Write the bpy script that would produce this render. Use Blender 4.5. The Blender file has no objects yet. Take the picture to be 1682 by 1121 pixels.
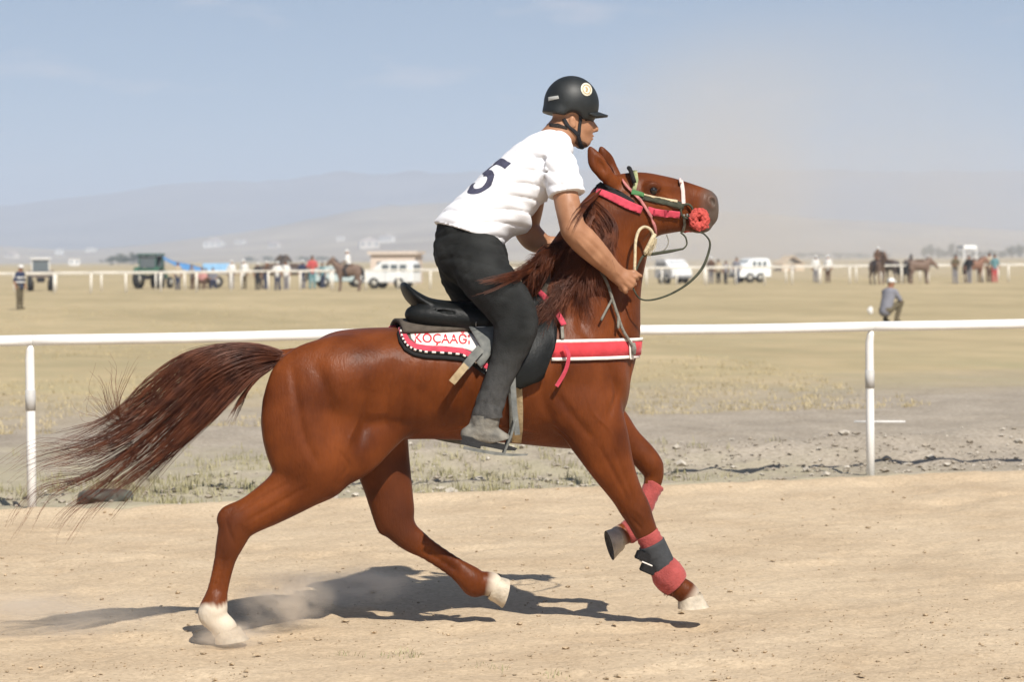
import bpy, bmesh, math, random
import numpy as np
from mathutils import Vector, Matrix
from mathutils.bvhtree import BVHTree
from math import radians, sin, cos, pi

random.seed(7)
RNG = np.random.default_rng(11)
scene = bpy.context.scene
COL = scene.collection

# ------------------------------------------------------------------ camera
FPX, HCAM, CX, HY, ROLL = 4200.0, 1.75, 841.0, 425.0, 0.0069
cam_data = bpy.data.cameras.new('camera')
cam_data.sensor_width = 36.0
cam_data.lens = FPX / 1682 * 36
cam_data.shift_y = -(560.5 - HY) / 1682
cam_data.clip_start = 0.1
cam_data.clip_end = 60000
cam_data.dof.use_dof = True
cam_data.dof.focus_distance = 12.0
cam_data.dof.aperture_fstop = 4.5
cam = bpy.data.objects.new('camera', cam_data)
cam.location = (0, 0, HCAM)
cam.rotation_euler = (pi / 2, ROLL, 0)
COL.objects.link(cam)
scene.camera = cam

# ------------------------------------------------------------------ world and sun
SUN_EL = radians(46)
SUN_TO = Vector((0.40, -0.90, 0)).normalized()          # horizontal direction towards the sun
world = bpy.data.worlds.new('World')
scene.world = world
world.use_nodes = True
wn = world.node_tree.nodes
wl = world.node_tree.links
bg = wn['Background']
sky = wn.new('ShaderNodeTexSky')
sky.sky_type = 'NISHITA'
sky.sun_disc = False
sky.sun_elevation = SUN_EL
sky.sun_rotation = math.atan2(SUN_TO.x, SUN_TO.y)
sky.altitude = 1500
sky.air_density = 1.0
sky.dust_density = 1.2
sky.ozone_density = 2.0
bg.inputs['Strength'].default_value = 0.085
tcw = wn.new('ShaderNodeTexCoord')
lift = wn.new('ShaderNodeVectorMath'); lift.operation = 'ADD'; lift.inputs[1].default_value = (0, 0, .09)
nrm = wn.new('ShaderNodeVectorMath'); nrm.operation = 'NORMALIZE'
wl.new(tcw.outputs['Generated'], lift.inputs[0]); wl.new(lift.outputs[0], nrm.inputs[0]); wl.new(nrm.outputs[0], sky.inputs['Vector'])
# a few thin fair-weather clouds, low all round the sky
sepw = wn.new('ShaderNodeSeparateXYZ'); wl.new(tcw.outputs['Generated'], sepw.inputs[0])
mpw = wn.new('ShaderNodeMapping'); mpw.inputs['Scale'].default_value = (9, 9, 34); mpw.inputs['Location'].default_value = (3.1, 1.7, 0.6)
wl.new(tcw.outputs['Generated'], mpw.inputs[0])
nw = wn.new('ShaderNodeTexNoise'); nw.inputs['Scale'].default_value = 1.6; nw.inputs['Detail'].default_value = 7; nw.inputs['Roughness'].default_value = .55
wl.new(mpw.outputs[0], nw.inputs['Vector'])
cr = wn.new('ShaderNodeMapRange'); cr.inputs[1].default_value = .57; cr.inputs[2].default_value = .76; cr.inputs[4].default_value = .32
wl.new(nw.outputs['Fac'], cr.inputs[0])
cmix = wn.new('ShaderNodeMix'); cmix.data_type = 'RGBA'; cmix.inputs[7].default_value = (9.0, 8.2, 8.2, 1)
wl.new(cr.outputs[0], cmix.inputs[0]); wl.new(sky.outputs[0], cmix.inputs[6])
warm = wn.new('ShaderNodeMix'); warm.data_type = 'RGBA'; warm.blend_type = 'MULTIPLY'; warm.inputs[0].default_value = 1; warm.inputs[7].default_value = (1.05, .97, .90, 1)
wl.new(cmix.outputs[2], warm.inputs[6]); wl.new(warm.outputs[2], bg.inputs['Color'])

sun_data = bpy.data.lights.new('sun', 'SUN')
sun_data.energy = 5.0
sun_data.angle = radians(0.6)
sun_data.color = (1.0, 0.95, 0.87)
sun = bpy.data.objects.new('sun', sun_data)
sdir = Vector((SUN_TO.x * cos(SUN_EL), SUN_TO.y * cos(SUN_EL), sin(SUN_EL)))
sun.rotation_euler = sdir.to_track_quat('Z', 'Y').to_euler()
sun.location = sdir * 30
COL.objects.link(sun)

scene.view_settings.view_transform = 'Standard'
scene.view_settings.look = 'None'
scene.view_settings.exposure = 0.35
scene.view_settings.gamma = 1.0
scene.view_settings.use_curve_mapping = False
scene.render.engine = 'CYCLES'
scene.cycles.use_denoising = True
scene.cycles.volume_bounces = 3
scene.cycles.max_bounces = 6

# ------------------------------------------------------------------ where things stand
def ray(px, py):
    dx, dy = px - CX, py - HY
    u = dx * cos(ROLL) - dy * sin(ROLL)
    v = dx * sin(ROLL) + dy * cos(ROLL)
    return Vector((u / FPX, 1.0, -v / FPX))
def ground(px, py, z=0.0):
    r = ray(px, py)
    t = (z - HCAM) / r.z
    return Vector((r.x * t, t, z))
def at_depth(px, py, d):
    r = ray(px, py)
    return Vector((r.x * d, d, HCAM + r.z * d))

_a, _b = ground(370, 1055), ground(1157, 1023)
PSI = math.atan2(_b.y - _a.y, _b.x - _a.x)              # the horse heads slightly away
_m = _a.lerp(_b, 0.47)
NEAR = Vector((sin(PSI), -cos(PSI), 0))
HORG = _m - NEAR * 0.13
HORG.z = 0
HMAT = Matrix.Translation(HORG) @ Matrix.Rotation(PSI, 4, 'Z')
HINV = HMAT.inverted()
CAML = HINV @ Vector((0, 0, HCAM))
S = FPX / HORG.y                                        # pixels to a metre at the horse

def P(px, py, w=0.0):
    """point in the horse's frame: x along its heading, y = -w (w towards the viewer's side), z up"""
    d = HINV.to_3x3() @ ray(px, py)
    t = (-w - CAML.y) / d.y
    return CAML + d * t

# ------------------------------------------------------------------ materials
def mat(name, col, rough=0.6, spec=0.4, var=0.0, vscale=8.0, bump=0.0, bscale=60.0, metal=0.0, col2=None, sheen=0.0, detail=4.0, stretch=None):
    m = bpy.data.materials.new(name)
    m.use_nodes = True
    nt = m.node_tree
    b = nt.nodes['Principled BSDF']
    b.inputs['Roughness'].default_value = rough
    b.inputs['Specular IOR Level'].default_value = spec
    b.inputs['Metallic'].default_value = metal
    if sheen:
        b.inputs['Sheen Weight'].default_value = sheen
        b.inputs['Sheen Roughness'].default_value = 0.4
    c = tuple(col) + (1,)
    tc = nt.nodes.new('ShaderNodeTexCoord')
    src = tc.outputs['Object']
    if stretch:
        mp = nt.nodes.new('ShaderNodeMapping')
        mp.inputs['Scale'].default_value = stretch
        nt.links.new(src, mp.inputs[0])
        src = mp.outputs[0]
    if var or col2:
        n = nt.nodes.new('ShaderNodeTexNoise')
        n.inputs['Scale'].default_value = vscale
        n.inputs['Detail'].default_value = detail
        nt.links.new(src, n.inputs['Vector'])
        r = nt.nodes.new('ShaderNodeValToRGB')
        r.color_ramp.elements[0].position = 0.3
        r.color_ramp.elements[1].position = 0.7
        if col2:
            lo, hi = tuple(col) + (1,), tuple(col2) + (1,)
        else:
            lo = tuple(max(0, x * (1 - var)) for x in col) + (1,)
            hi = tuple(min(1, x * (1 + var)) for x in col) + (1,)
        r.color_ramp.elements[0].color = lo
        r.color_ramp.elements[1].color = hi
        nt.links.new(n.outputs['Fac'], r.inputs[0])
        nt.links.new(r.outputs[0], b.inputs['Base Color'])
    else:
        b.inputs['Base Color'].default_value = c
    if bump:
        n2 = nt.nodes.new('ShaderNodeTexNoise')
        n2.inputs['Scale'].default_value = bscale
        n2.inputs['Detail'].default_value = 5
        nt.links.new(src, n2.inputs['Vector'])
        bp = nt.nodes.new('ShaderNodeBump')
        bp.inputs['Strength'].default_value = bump
        bp.inputs['Distance'].default_value = 0.02
        nt.links.new(n2.outputs['Fac'], bp.inputs['Height'])
        nt.links.new(bp.outputs[0], b.inputs['Normal'])
    return m

# ------------------------------------------------------------------ objects
def tag(o, label=None, cat=None, group=None, kind=None):
    if label: o['label'] = label
    if cat: o['category'] = cat
    if group: o['group'] = group
    if kind: o['kind'] = kind
    return o
def empty(name, loc=(0, 0, 0), rz=0.0, label=None, cat=None, group=None):
    o = bpy.data.objects.new(name, None)
    o.empty_display_size = 0.1
    o.location = loc
    o.rotation_euler = (0, 0, rz)
    COL.objects.link(o)
    return tag(o, label, cat, group)
def mobj(name, verts, faces, m=None, parent=None, smooth=False):
    me = bpy.data.meshes.new(name)
    me.from_pydata([tuple(map(float, v)) for v in verts], [], [tuple(int(i) for i in f) for f in faces])
    me.update()
    if smooth:
        me.shade_smooth()
    if m: me.materials.append(m)
    o = bpy.data.objects.new(name, me)
    COL.objects.link(o)
    if parent: o.parent = parent
    return o
def horse_root(name, label, cat):
    """an Empty on the horse's frame: everything worn or carried is built in that frame"""
    return empty(name, HORG, PSI, label, cat)

class MB:
    """collects boxes, tubes, prisms and lofts into one mesh"""
    def __init__(s): s.v, s.f = [], []
    def add(s, v, f):
        o = len(s.v)
        s.v += [tuple(x) for x in v]
        s.f += [tuple(i + o for i in q) for q in f]
        return s
    def box(s, c, size, rz=0.0, ry=0.0, taper=1.0):
        hx, hy, hz = (k / 2 for k in size)
        M = Matrix.Translation(Vector(c)) @ Matrix.Rotation(rz, 4, 'Z') @ Matrix.Rotation(ry, 4, 'Y')
        v = [M @ Vector((x * hx * (taper if z > 0 else 1), y * hy * (taper if z > 0 else 1), z * hz))
             for z in (-1, 1) for y in (-1, 1) for x in (-1, 1)]
        return s.add(v, [(0, 2, 3, 1), (4, 5, 7, 6), (0, 1, 5, 4), (2, 6, 7, 3), (0, 4, 6, 2), (1, 3, 7, 5)])
    def tube(s, pts, r, n=8, cap=True, flat=1.0):
        pts = [Vector(p) for p in pts]
        rs = r if hasattr(r, '__len__') else [r] * len(pts)
        up = None
        v, f = [], []
        for i, p in enumerate(pts):
            t = (pts[min(i + 1, len(pts) - 1)] - pts[max(i - 1, 0)])
            t = t.normalized() if t.length > 1e-9 else Vector((0, 0, 1))
            if up is None:
                up = Vector((0, 1, 0)) if abs(t.y) < 0.9 else Vector((1, 0, 0))
            a = (up - t * up.dot(t)).normalized()
            up = a
            b = t.cross(a)
            for k in range(n):
                th = 2 * pi * k / n
                v.append(p + (a * cos(th) * flat + b * sin(th)) * rs[i])
        for i in range(len(pts) - 1):
            for k in range(n):
                k2 = (k + 1) % n
                f.append((i * n + k, i * n + k2, (i + 1) * n + k2, (i + 1) * n + k))
        if cap:
            f.append(tuple(range(n - 1, -1, -1)))
            f.append(tuple((len(pts) - 1) * n + k for k in range(n)))
        return s.add(v, f)
    def prism(s, poly, y0, y1):
        """side outline poly of (x, z), pulled out along y"""
        n = len(poly)
        v = [(x, y0, z) for x, z in poly] + [(x, y1, z) for x, z in poly]
        f = [tuple(range(n)), tuple(range(2 * n - 1, n - 1, -1))]
        f += [(i, n + i, n + (i + 1) % n, (i + 1) % n) for i in range(n)]
        return s.add(v, f)
    def build(s, name, m, parent=None, smooth=False, bevel=0.0):
        o = mobj(name, s.v, s.f, m, parent, smooth)
        bm = bmesh.new(); bm.from_mesh(o.data)
        bmesh.ops.recalc_face_normals(bm, faces=bm.faces)
        if bevel:
            es = [e for e in bm.edges if len(e.link_faces) == 2 and e.calc_face_angle(0) > 0.5]
            bmesh.ops.bevel(bm, geom=es, offset=bevel, segments=2, affect='EDGES')
        bm.to_mesh(o.data); bm.free()
        if smooth: o.data.shade_smooth()
        return o
def copy_tree(o, parent=None):
    c = o.copy()
    COL.objects.link(c)
    c.parent = parent
    for ch in list(o.children):
        copy_tree(ch, c)
    return c

# ------------------------------------------------------------------ smooth bodies from distance fields
def catmull(pts, n=4):
    pts = np.asarray(pts, float)
    out = []
    m = len(pts)
    for i in range(m - 1):
        p0, p1, p2, p3 = pts[max(i - 1, 0)], pts[i], pts[i + 1], pts[min(i + 2, m - 1)]
        for k in range(n):
            t = k / n
            out.append(0.5 * ((2 * p1) + (-p0 + p2) * t + (2 * p0 - 5 * p1 + 4 * p2 - p3) * t * t + (-p0 + 3 * p1 - 3 * p2 + p3) * t ** 3))
    out.append(pts[-1])
    return np.array(out)

class Field:
    def __init__(s, lo, hi, h):
        s.h = h
        s.lo = np.array(lo, np.float32)
        s.n = np.ceil((np.array(hi) - s.lo) / h).astype(int) + 1
        s.D = np.full(s.n, 0.15, np.float32)
        s.ax = [s.lo[i] + h * np.arange(s.n[i], dtype=np.float32) for i in range(3)]
    def sub(s, lo, hi):
        a = [int(max(0, math.floor((lo[i] - s.lo[i]) / s.h))) for i in range(3)]
        b = [int(min(s.n[i], math.ceil((hi[i] - s.lo[i]) / s.h) + 1)) for i in range(3)]
        if any(b[i] <= a[i] for i in range(3)):
            return None
        sl = tuple(slice(a[i], b[i]) for i in range(3))
        X = s.ax[0][sl[0]][:, None, None]; Y = s.ax[1][sl[1]][None, :, None]; Z = s.ax[2][sl[2]][None, None, :]
        return sl, X, Y, Z
    def join(s, sl, d, k, op):
        D = s.D[sl]
        if op == 'add':
            h = np.clip(0.5 + 0.5 * (D - d) / k, 0, 1)
            s.D[sl] = D * (1 - h) + d * h - k * h * (1 - h)
        else:
            h = np.clip(0.5 - 0.5 * (D + d) / k, 0, 1)
            s.D[sl] = D * (1 - h) - d * h + k * h * (1 - h)
    def cone(s, a, b, ra, rb, la=1.0, lb=1.0, k=0.02, op='add', M=None):
        """capsule from a to b, radii ra, rb in the xz plane, times la, lb across"""
        a = np.array(a, np.float32); b = np.array(b, np.float32)
        R = max(ra, rb); L = max(1, la, lb)
        mg = R * L + k * 2 + 0.02
        q = s.sub(np.minimum(a, b) - mg, np.maximum(a, b) + mg)
        if q is None: return
        sl, X, Y, Z = q
        ab = b - a
        den = float(ab @ ab) + 1e-12
        t = np.clip(((X - a[0]) * ab[0] + (Y - a[1]) * ab[1] + (Z - a[2]) * ab[2]) / den, 0, 1)
        l = la + (lb - la) * t
        dx = X - (a[0] + ab[0] * t); dy = (Y - (a[1] + ab[1] * t)) / l; dz = Z - (a[2] + ab[2] * t)
        d = (np.sqrt(dx * dx + dy * dy + dz * dz) - (ra + (rb - ra) * t)) * np.minimum(1, l)
        s.join(sl, d, k, op)
    def chain(s, pts, k=0.015, n=3, op='add', k0=None):
        """pts: rows x, y, z, r, lateral ratio"""
        c = catmull(pts, n)
        for i in range(len(c) - 1):
            s.cone(c[i][:3], c[i + 1][:3], c[i][3], c[i + 1][3], c[i][4], c[i + 1][4], k, op)
    def ell(s, c, r, k=0.03, op='add', ry=0.0, rz=0.0):
        c = np.array(c, np.float32)
        mg = max(r) + 2 * k + 0.02
        q = s.sub(c - mg, c + mg)
        if q is None: return
        sl, X, Y, Z = q
        x, y, z = X - c[0], Y - c[1], Z - c[2]
        if rz:
            x, y = x * cos(rz) + y * sin(rz), -x * sin(rz) + y * cos(rz)
        if ry:
            x, z = x * cos(ry) - z * sin(ry), x * sin(ry) + z * cos(ry)
        k0 = np.sqrt((x / r[0]) ** 2 + (y / r[1]) ** 2 + (z / r[2]) ** 2)
        k1 = np.sqrt((x / r[0] ** 2) ** 2 + (y / r[1] ** 2) ** 2 + (z / r[2] ** 2) ** 2) + 1e-6
        s.join(sl, k0 * (k0 - 1) / k1, k, op)
    def sections(s, rows, k=0.04, p=2.3, y0=0.0, mid=.5, plow=None):
        """rows x, ztop, zbottom, halfwidth along x"""
        rows = np.asarray(rows, float)
        dense = catmull(rows, 5)
        dense = dense[np.argsort(dense[:, 0])]
        q = s.sub((rows[0, 0] - .2, y0 - rows[:, 3].max() - .2, rows[:, 2].min() - .2),
                  (rows[-1, 0] + .2, y0 + rows[:, 3].max() + .2, rows[:, 1].max() + .2))
        sl, X, Y, Z = q
        x = np.clip(X[:, 0, 0], dense[0, 0], dense[-1, 0])
        zt = np.interp(x, dense[:, 0], dense[:, 1])[:, None, None].astype(np.float32)
        zb = np.interp(x, dense[:, 0], dense[:, 2])[:, None, None].astype(np.float32)
        hw = np.interp(x, dense[:, 0], dense[:, 3])[:, None, None].astype(np.float32)
        over = np.abs(X - x[:, None, None])
        zc = zb + (zt - zb) * mid
        low = Z < zc
        hz = np.where(low, zc - zb, zt - zc); pp = np.where(low, plow or p, p)
        qq = ((np.abs(Y - y0) / hw + 1e-6) ** pp + (np.abs(Z - zc) / hz + 1e-6) ** pp) ** (1 / pp)
        d = (qq - 1) * np.minimum(hw, hz)
        d = np.where(over > 0, np.sqrt(np.maximum(d, 0) ** 2 + over ** 2) + np.minimum(d, 0) * 0, d)
        s.join(sl, d.astype(np.float32), k, 'add')
    def plane(s, pt, nrm):
        """cut away what lies on the side nrm points to"""
        n = Vector(nrm).normalized()
        d = ((s.ax[0][:, None, None] - pt[0]) * n.x + (s.ax[1][None, :, None] - pt[1]) * n.y + (s.ax[2][None, None, :] - pt[2]) * n.z)
        s.D = np.maximum(s.D, d.astype(np.float32))
    def noise(s, amp, scale, seed=0, stretch=(1, 1, 1)):
        """low lumps, added only near the surface"""
        idx = np.argwhere(np.abs(s.D) < 4 * s.h)
        pts = idx * s.h + s.lo
        from mathutils import noise as mn
        rng = np.random.default_rng(seed)
        v = np.zeros(len(pts))
        for o in range(6):
            kv = rng.normal(size=3) * scale * np.array(stretch) * (1 + 0.35 * o)
            v += np.sin(pts @ kv + rng.uniform(0, 6.3) + 1.3 * np.sin(pts @ (rng.normal(size=3) * scale * 0.6)))
        s.D[idx[:, 0], idx[:, 1], idx[:, 2]] += (amp * v / 3).astype(np.float32)
    def folds(s, amp, dirs, wig):
        """sharp creases of cloth: narrow valleys between rounded ridges, coming and going"""
        idx = np.argwhere(np.abs(s.D) < 4 * s.h)
        p = idx * s.h + s.lo
        v = np.zeros(len(p))
        for d, fq, seed in dirs:
            rng = np.random.default_rng(seed)
            d = np.array(d) / np.linalg.norm(d)
            ph = p @ d * fq + 1.6 * np.sin(p @ (rng.normal(size=3) * wig)) + .9 * np.sin(p @ (rng.normal(size=3) * wig * 2.1) + 1)
            gate = np.clip(.5 + .9 * np.sin(p @ (rng.normal(size=3) * wig * .8) + rng.uniform(0, 6)), 0, 1)
            v += (1 - np.abs(np.sin(ph * .5)) ** .6) ** 1.5 * gate
        s.D[idx[:, 0], idx[:, 1], idx[:, 2]] += (amp * v).astype(np.float32)
    def mesh(s):
        D = s.D
        inside = D < 0
        corners = [(i, j, k) for i in (0, 1) for j in (0, 1) for k in (0, 1)]
        n = D.shape
        def cs(i, j, k): return (slice(i, n[0] - 1 + i), slice(j, n[1] - 1 + j), slice(k, n[2] - 1 + k))
        cnt = np.zeros((n[0] - 1, n[1] - 1, n[2] - 1), np.int8)
        for c in corners: cnt += inside[cs(*c)]
        act = (cnt > 0) & (cnt < 8)
        ids = np.full(act.shape, -1, np.int64)
        cells = np.argwhere(act)
        ids[act] = np.arange(len(cells))
        vals = np.stack([D[cs(*c)][act] for c in corners], 1)
        acc = np.zeros((len(cells), 3)); num = np.zeros(len(cells))
        for a in range(8):
            for b in range(a + 1, 8):
                ca, cb = np.array(corners[a]), np.array(corners[b])
                if np.abs(ca - cb).sum() != 1: continue
                va, vb = vals[:, a], vals[:, b]
                m = (va < 0) != (vb < 0)
                t = np.where(m, va / np.where(m, va - vb, 1), 0)
                acc += np.where(m[:, None], ca + (cb - ca) * t[:, None], 0)
                num += m
        V = (cells + acc / num[:, None]) * s.h + s.lo
        F = []
        for ax in range(3):
            o1, o2 = [(1, 2), (2, 0), (0, 1)][ax]
            sa = [slice(None)] * 3; sb = [slice(None)] * 3
            sa[ax] = slice(0, n[ax] - 1); sb[ax] = slice(1, n[ax])
            for q in (o1, o2):
                sa[q] = slice(1, n[q] - 1); sb[q] = slice(1, n[q] - 1)
            A, B = inside[tuple(sa)], inside[tuple(sb)]
            for flip, mask in ((False, A & ~B), (True, B & ~A)):
                e = np.argwhere(mask)
                if not len(e): continue
                for q in (o1, o2): e[:, q] += 1
                def idx(d1, d2):
                    c = e.copy(); c[:, o1] += d1; c[:, o2] += d2
                    return ids[c[:, 0], c[:, 1], c[:, 2]]
                quad = np.stack([idx(-1, -1), idx(0, -1), idx(0, 0), idx(-1, 0)], 1)
                F.append(quad[:, ::-1] if flip else quad)
        F = np.concatenate(F)
        return V, F
    def build(s, name, m, parent=None):
        V, F = s.mesh()
        me = bpy.data.meshes.new(name)
        me.vertices.add(len(V)); me.vertices.foreach_set('co', V.astype(np.float32).ravel())
        me.loops.add(F.size); me.loops.foreach_set('vertex_index', F.ravel().astype(np.int32))
        me.polygons.add(len(F)); me.polygons.foreach_set('loop_start', np.arange(0, F.size, 4, dtype=np.int32))
        me.update(calc_edges=True)
        me.validate()
        me.shade_smooth()
        if m: me.materials.append(m)
        o = bpy.data.objects.new(name, me)
        COL.objects.link(o)
        if parent: o.parent = parent
        return o
def paint(o, name, vals):
    """own colour of a coat: a weight for each vertex"""
    a = o.data.attributes.new(name, 'FLOAT', 'POINT')
    a.data.foreach_set('value', np.asarray(vals, np.float32))
def bvh(o):
    me = o.data
    return BVHTree.FromPolygons([v.co.copy() for v in me.vertices], [tuple(p.vertices) for p in me.polygons])
# ================================================================== ground, track, hills
FA = ground(54, 838); FB = ground(1433, 783)                       # feet of two posts of the near rail
FDIR = (FB - FA).normalized(); FANG = math.atan2(FDIR.y, FDIR.x)
FNRM = Vector((-FDIR.y, FDIR.x, 0))                                # away from the track
FMAT = Matrix.Translation(FA) @ Matrix.Rotation(FANG, 4, 'Z')
FINV = FMAT.inverted()
def nz(x, y, seed=0, octaves=4):
    """smooth value noise on arrays"""
    out = np.zeros_like(x, float); amp = 1.0; tot = 0
    for o in range(octaves):
        xi, yi = np.floor(x), np.floor(y); fx, fy = x - xi, y - yi
        fx = fx * fx * (3 - 2 * fx); fy = fy * fy * (3 - 2 * fy)
        def hsh(a, b):
            q = np.sin(a * 127.1 + b * 311.7 + seed * 74.7 + o * 19.3) * 43758.5453
            return q - np.floor(q)
        out += amp * ((hsh(xi, yi) * (1 - fx) + hsh(xi + 1, yi) * fx) * (1 - fy) + (hsh(xi, yi + 1) * (1 - fx) + hsh(xi + 1, yi + 1) * fx) * fy)
        tot += amp; amp *= .5; x = x * 2.03; y = y * 2.03
    return out / tot
def grid_obj(name, sx, uy, zf, m, mat_world=None):
    Xg, Yg = np.meshgrid(sx, uy, indexing='ij')
    Z = zf(Xg, Yg)
    V = np.stack([Xg, Yg, Z], -1).reshape(-1, 3)
    a, b = len(sx), len(uy)
    i, j = np.meshgrid(np.arange(a - 1), np.arange(b - 1), indexing='ij')
    q = np.stack([i * b + j, (i + 1) * b + j, (i + 1) * b + j + 1, i * b + j + 1], -1).reshape(-1, 4)
    me = bpy.data.meshes.new(name)
    me.vertices.add(len(V)); me.vertices.foreach_set('co', V.astype(np.float32).ravel())
    me.loops.add(q.size); me.loops.foreach_set('vertex_index', q.ravel().astype(np.int32))
    me.polygons.add(len(q)); me.polygons.foreach_set('loop_start', np.arange(0, q.size, 4, dtype=np.int32))
    me.update(calc_edges=True); me.shade_smooth(); me.materials.append(m)
    o = bpy.data.objects.new(name, me); COL.objects.link(o)
    if mat_world: o.matrix_world = mat_world
    o['kind'] = 'structure'
    return o

def soil(name, layers, bump=.5, fine=90.0, bdist=.02):
    """layers: list of (colour a, colour b, noise scale, mask) where mask = None or a function adding nodes"""
    m = bpy.data.materials.new(name); m.use_nodes = True
    nt = m.node_tree; N = nt.nodes; L = nt.links; b = N['Principled BSDF']
    b.inputs['Roughness'].default_value = .95; b.inputs['Specular IOR Level'].default_value = .12
    tc = N.new('ShaderNodeTexCoord')
    def noise(sc, det=5, stretch=(1, 1, 1), dist=0.0):
        mp = N.new('ShaderNodeMapping'); mp.inputs['Scale'].default_value = stretch
        L.new(tc.outputs['Object'], mp.inputs[0])
        n = N.new('ShaderNodeTexNoise'); n.inputs['Scale'].default_value = sc; n.inputs['Detail'].default_value = det; n.inputs['Distortion'].default_value = dist
        L.new(mp.outputs[0], n.inputs['Vector']); return n.outputs['Fac']
    def ramp(src, p0, p1, c0, c1):
        r = N.new('ShaderNodeValToRGB'); e = r.color_ramp.elements
        e[0].position, e[1].position = p0, p1; e[0].color = tuple(c0) + (1,); e[1].color = tuple(c1) + (1,)
        L.new(src, r.inputs[0]); return r.outputs[0]
    def mix(f, a, c, mode='MIX'):
        x = N.new('ShaderNodeMix'); x.data_type = 'RGBA'; x.blend_type = mode
        if isinstance(f, float): x.inputs[0].default_value = f
        else: L.new(f, x.inputs[0])
        L.new(a, x.inputs[6]); L.new(c, x.inputs[7]); return x.outputs[2]
    def math_(op, a, c):
        x = N.new('ShaderNodeMath'); x.operation = op
        for i, q in enumerate((a, c)):
            if isinstance(q, (int, float)): x.inputs[i].default_value = q
            else: L.new(q, x.inputs[i])
        return x.outputs[0]
    ctx = dict(N=N, L=L, tc=tc, noise=noise, ramp=ramp, mix=mix, math=math_)
    col = layers(ctx)
    L.new(col, b.inputs['Base Color'])
    h = math_('ADD', noise(fine, 6), math_('MULTIPLY', noise(fine / 6, 4), 1.5))
    bp = N.new('ShaderNodeBump'); bp.inputs['Strength'].default_value = bump; bp.inputs['Distance'].default_value = bdist
    L.new(h, bp.inputs['Height']); L.new(bp.outputs[0], b.inputs['Normal'])
    return m

def track_layers(c):
    a = c['ramp'](c['noise'](1.1, 6), .3, .7, (.480, .365, .240), (.575, .455, .312))
    g = c['ramp'](c['noise'](38, 5), .36, .62, (.80, .79, .78), (1.05, 1.05, 1.05))
    a = c['mix'](.75, a, g, 'MULTIPLY')
    sp = c['ramp'](c['noise'](55, 3), .66, .72, (1, 1, 1), (.55, .50, .45))
    a = c['mix'](.8, a, sp, 'MULTIPLY')
    d = c['ramp'](c['noise'](6, 5, (1, .8, 1)), .62, .78, (1, 1, 1), (.80, .76, .72))
    return c['mix'](.8, a, d, 'MULTIPLY')
def field_layers(c):
    sep = c['N'].new('ShaderNodeSeparateXYZ'); c['L'].new(c['tc'].outputs['Object'], sep.inputs[0])
    s, u = sep.outputs[0], sep.outputs[1]
    dry = c['ramp'](c['noise'](.16, 7, (1, .35, 1)), .30, .72, (.370, .300, .180), (.490, .392, .245))
    dry = c['mix'](.6, dry, c['ramp'](c['noise'](.9, 5, (1, .5, 1)), .3, .7, (.74, .78, .70), (1.12, 1.08, 1.02)), 'MULTIPLY')
    green = c['ramp'](c['noise'](.45, 5, (1, .4, 1)), .48, .74, (0, 0, 0), (1, 1, 1))
    gcol = c['ramp'](c['noise'](3, 3), .2, .8, (.30, .275, .155), (.38, .335, .20))
    near = c['math']('SUBTRACT', 1.0, c['math']('DIVIDE', u, 60.0))
    cl = c['N'].new('ShaderNodeClamp'); c['L'].new(near, cl.inputs[0])
    dry = c['mix'](c['math']('MULTIPLY', c['math']('MULTIPLY', green, .75), cl.outputs[0]), dry, gcol)
    dirt = c['ramp'](c['noise'](1.6, 6, (1, .6, 1)), .3, .7, (.315, .270, .212), (.410, .355, .285))
    dirt = c['mix'](.8, dirt, c['ramp'](c['noise'](26, 4), .3, .64, (.66, .64, .62), (1.08, 1.08, 1.08)), 'MULTIPLY')
    wob = c['math']('MULTIPLY', c['math']('SUBTRACT', c['noise'](.35, 5, (.5, 1, 1)), .5), 9.0)
    uu = c['math']('ADD', u, wob)
    road = c['ramp'](c['math']('DIVIDE', uu, 20.0), .42, .88, (1, 1, 1), (0, 0, 0))
    base = c['mix'](road, dry, dirt)
    # sparse pale grass on the verge along the left of the rail
    vz = c['math']('ADD', c['math']('MULTIPLY', c['math']('SUBTRACT', 4.2, s), .35), c['math']('MULTIPLY', c['math']('SUBTRACT', 4.4, uu), .45))
    vz = c['math']('MULTIPLY', vz, c['ramp'](c['noise'](2.2, 5), .36, .6, (.15, .15, .15), (1, 1, 1)))
    cl2 = c['N'].new('ShaderNodeClamp'); c['L'].new(vz, cl2.inputs[0])
    vg = c['ramp'](c['noise'](7, 5), .3, .7, (.33, .295, .20), (.42, .37, .26))
    return c['mix'](c['math']('MULTIPLY', cl2.outputs[0], .8), base, vg)
SAND = soil('trampled_sand', track_layers, .55, 70, .012)
FIELD = soil('dry_field', field_layers, .5, 30, .03)

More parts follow.
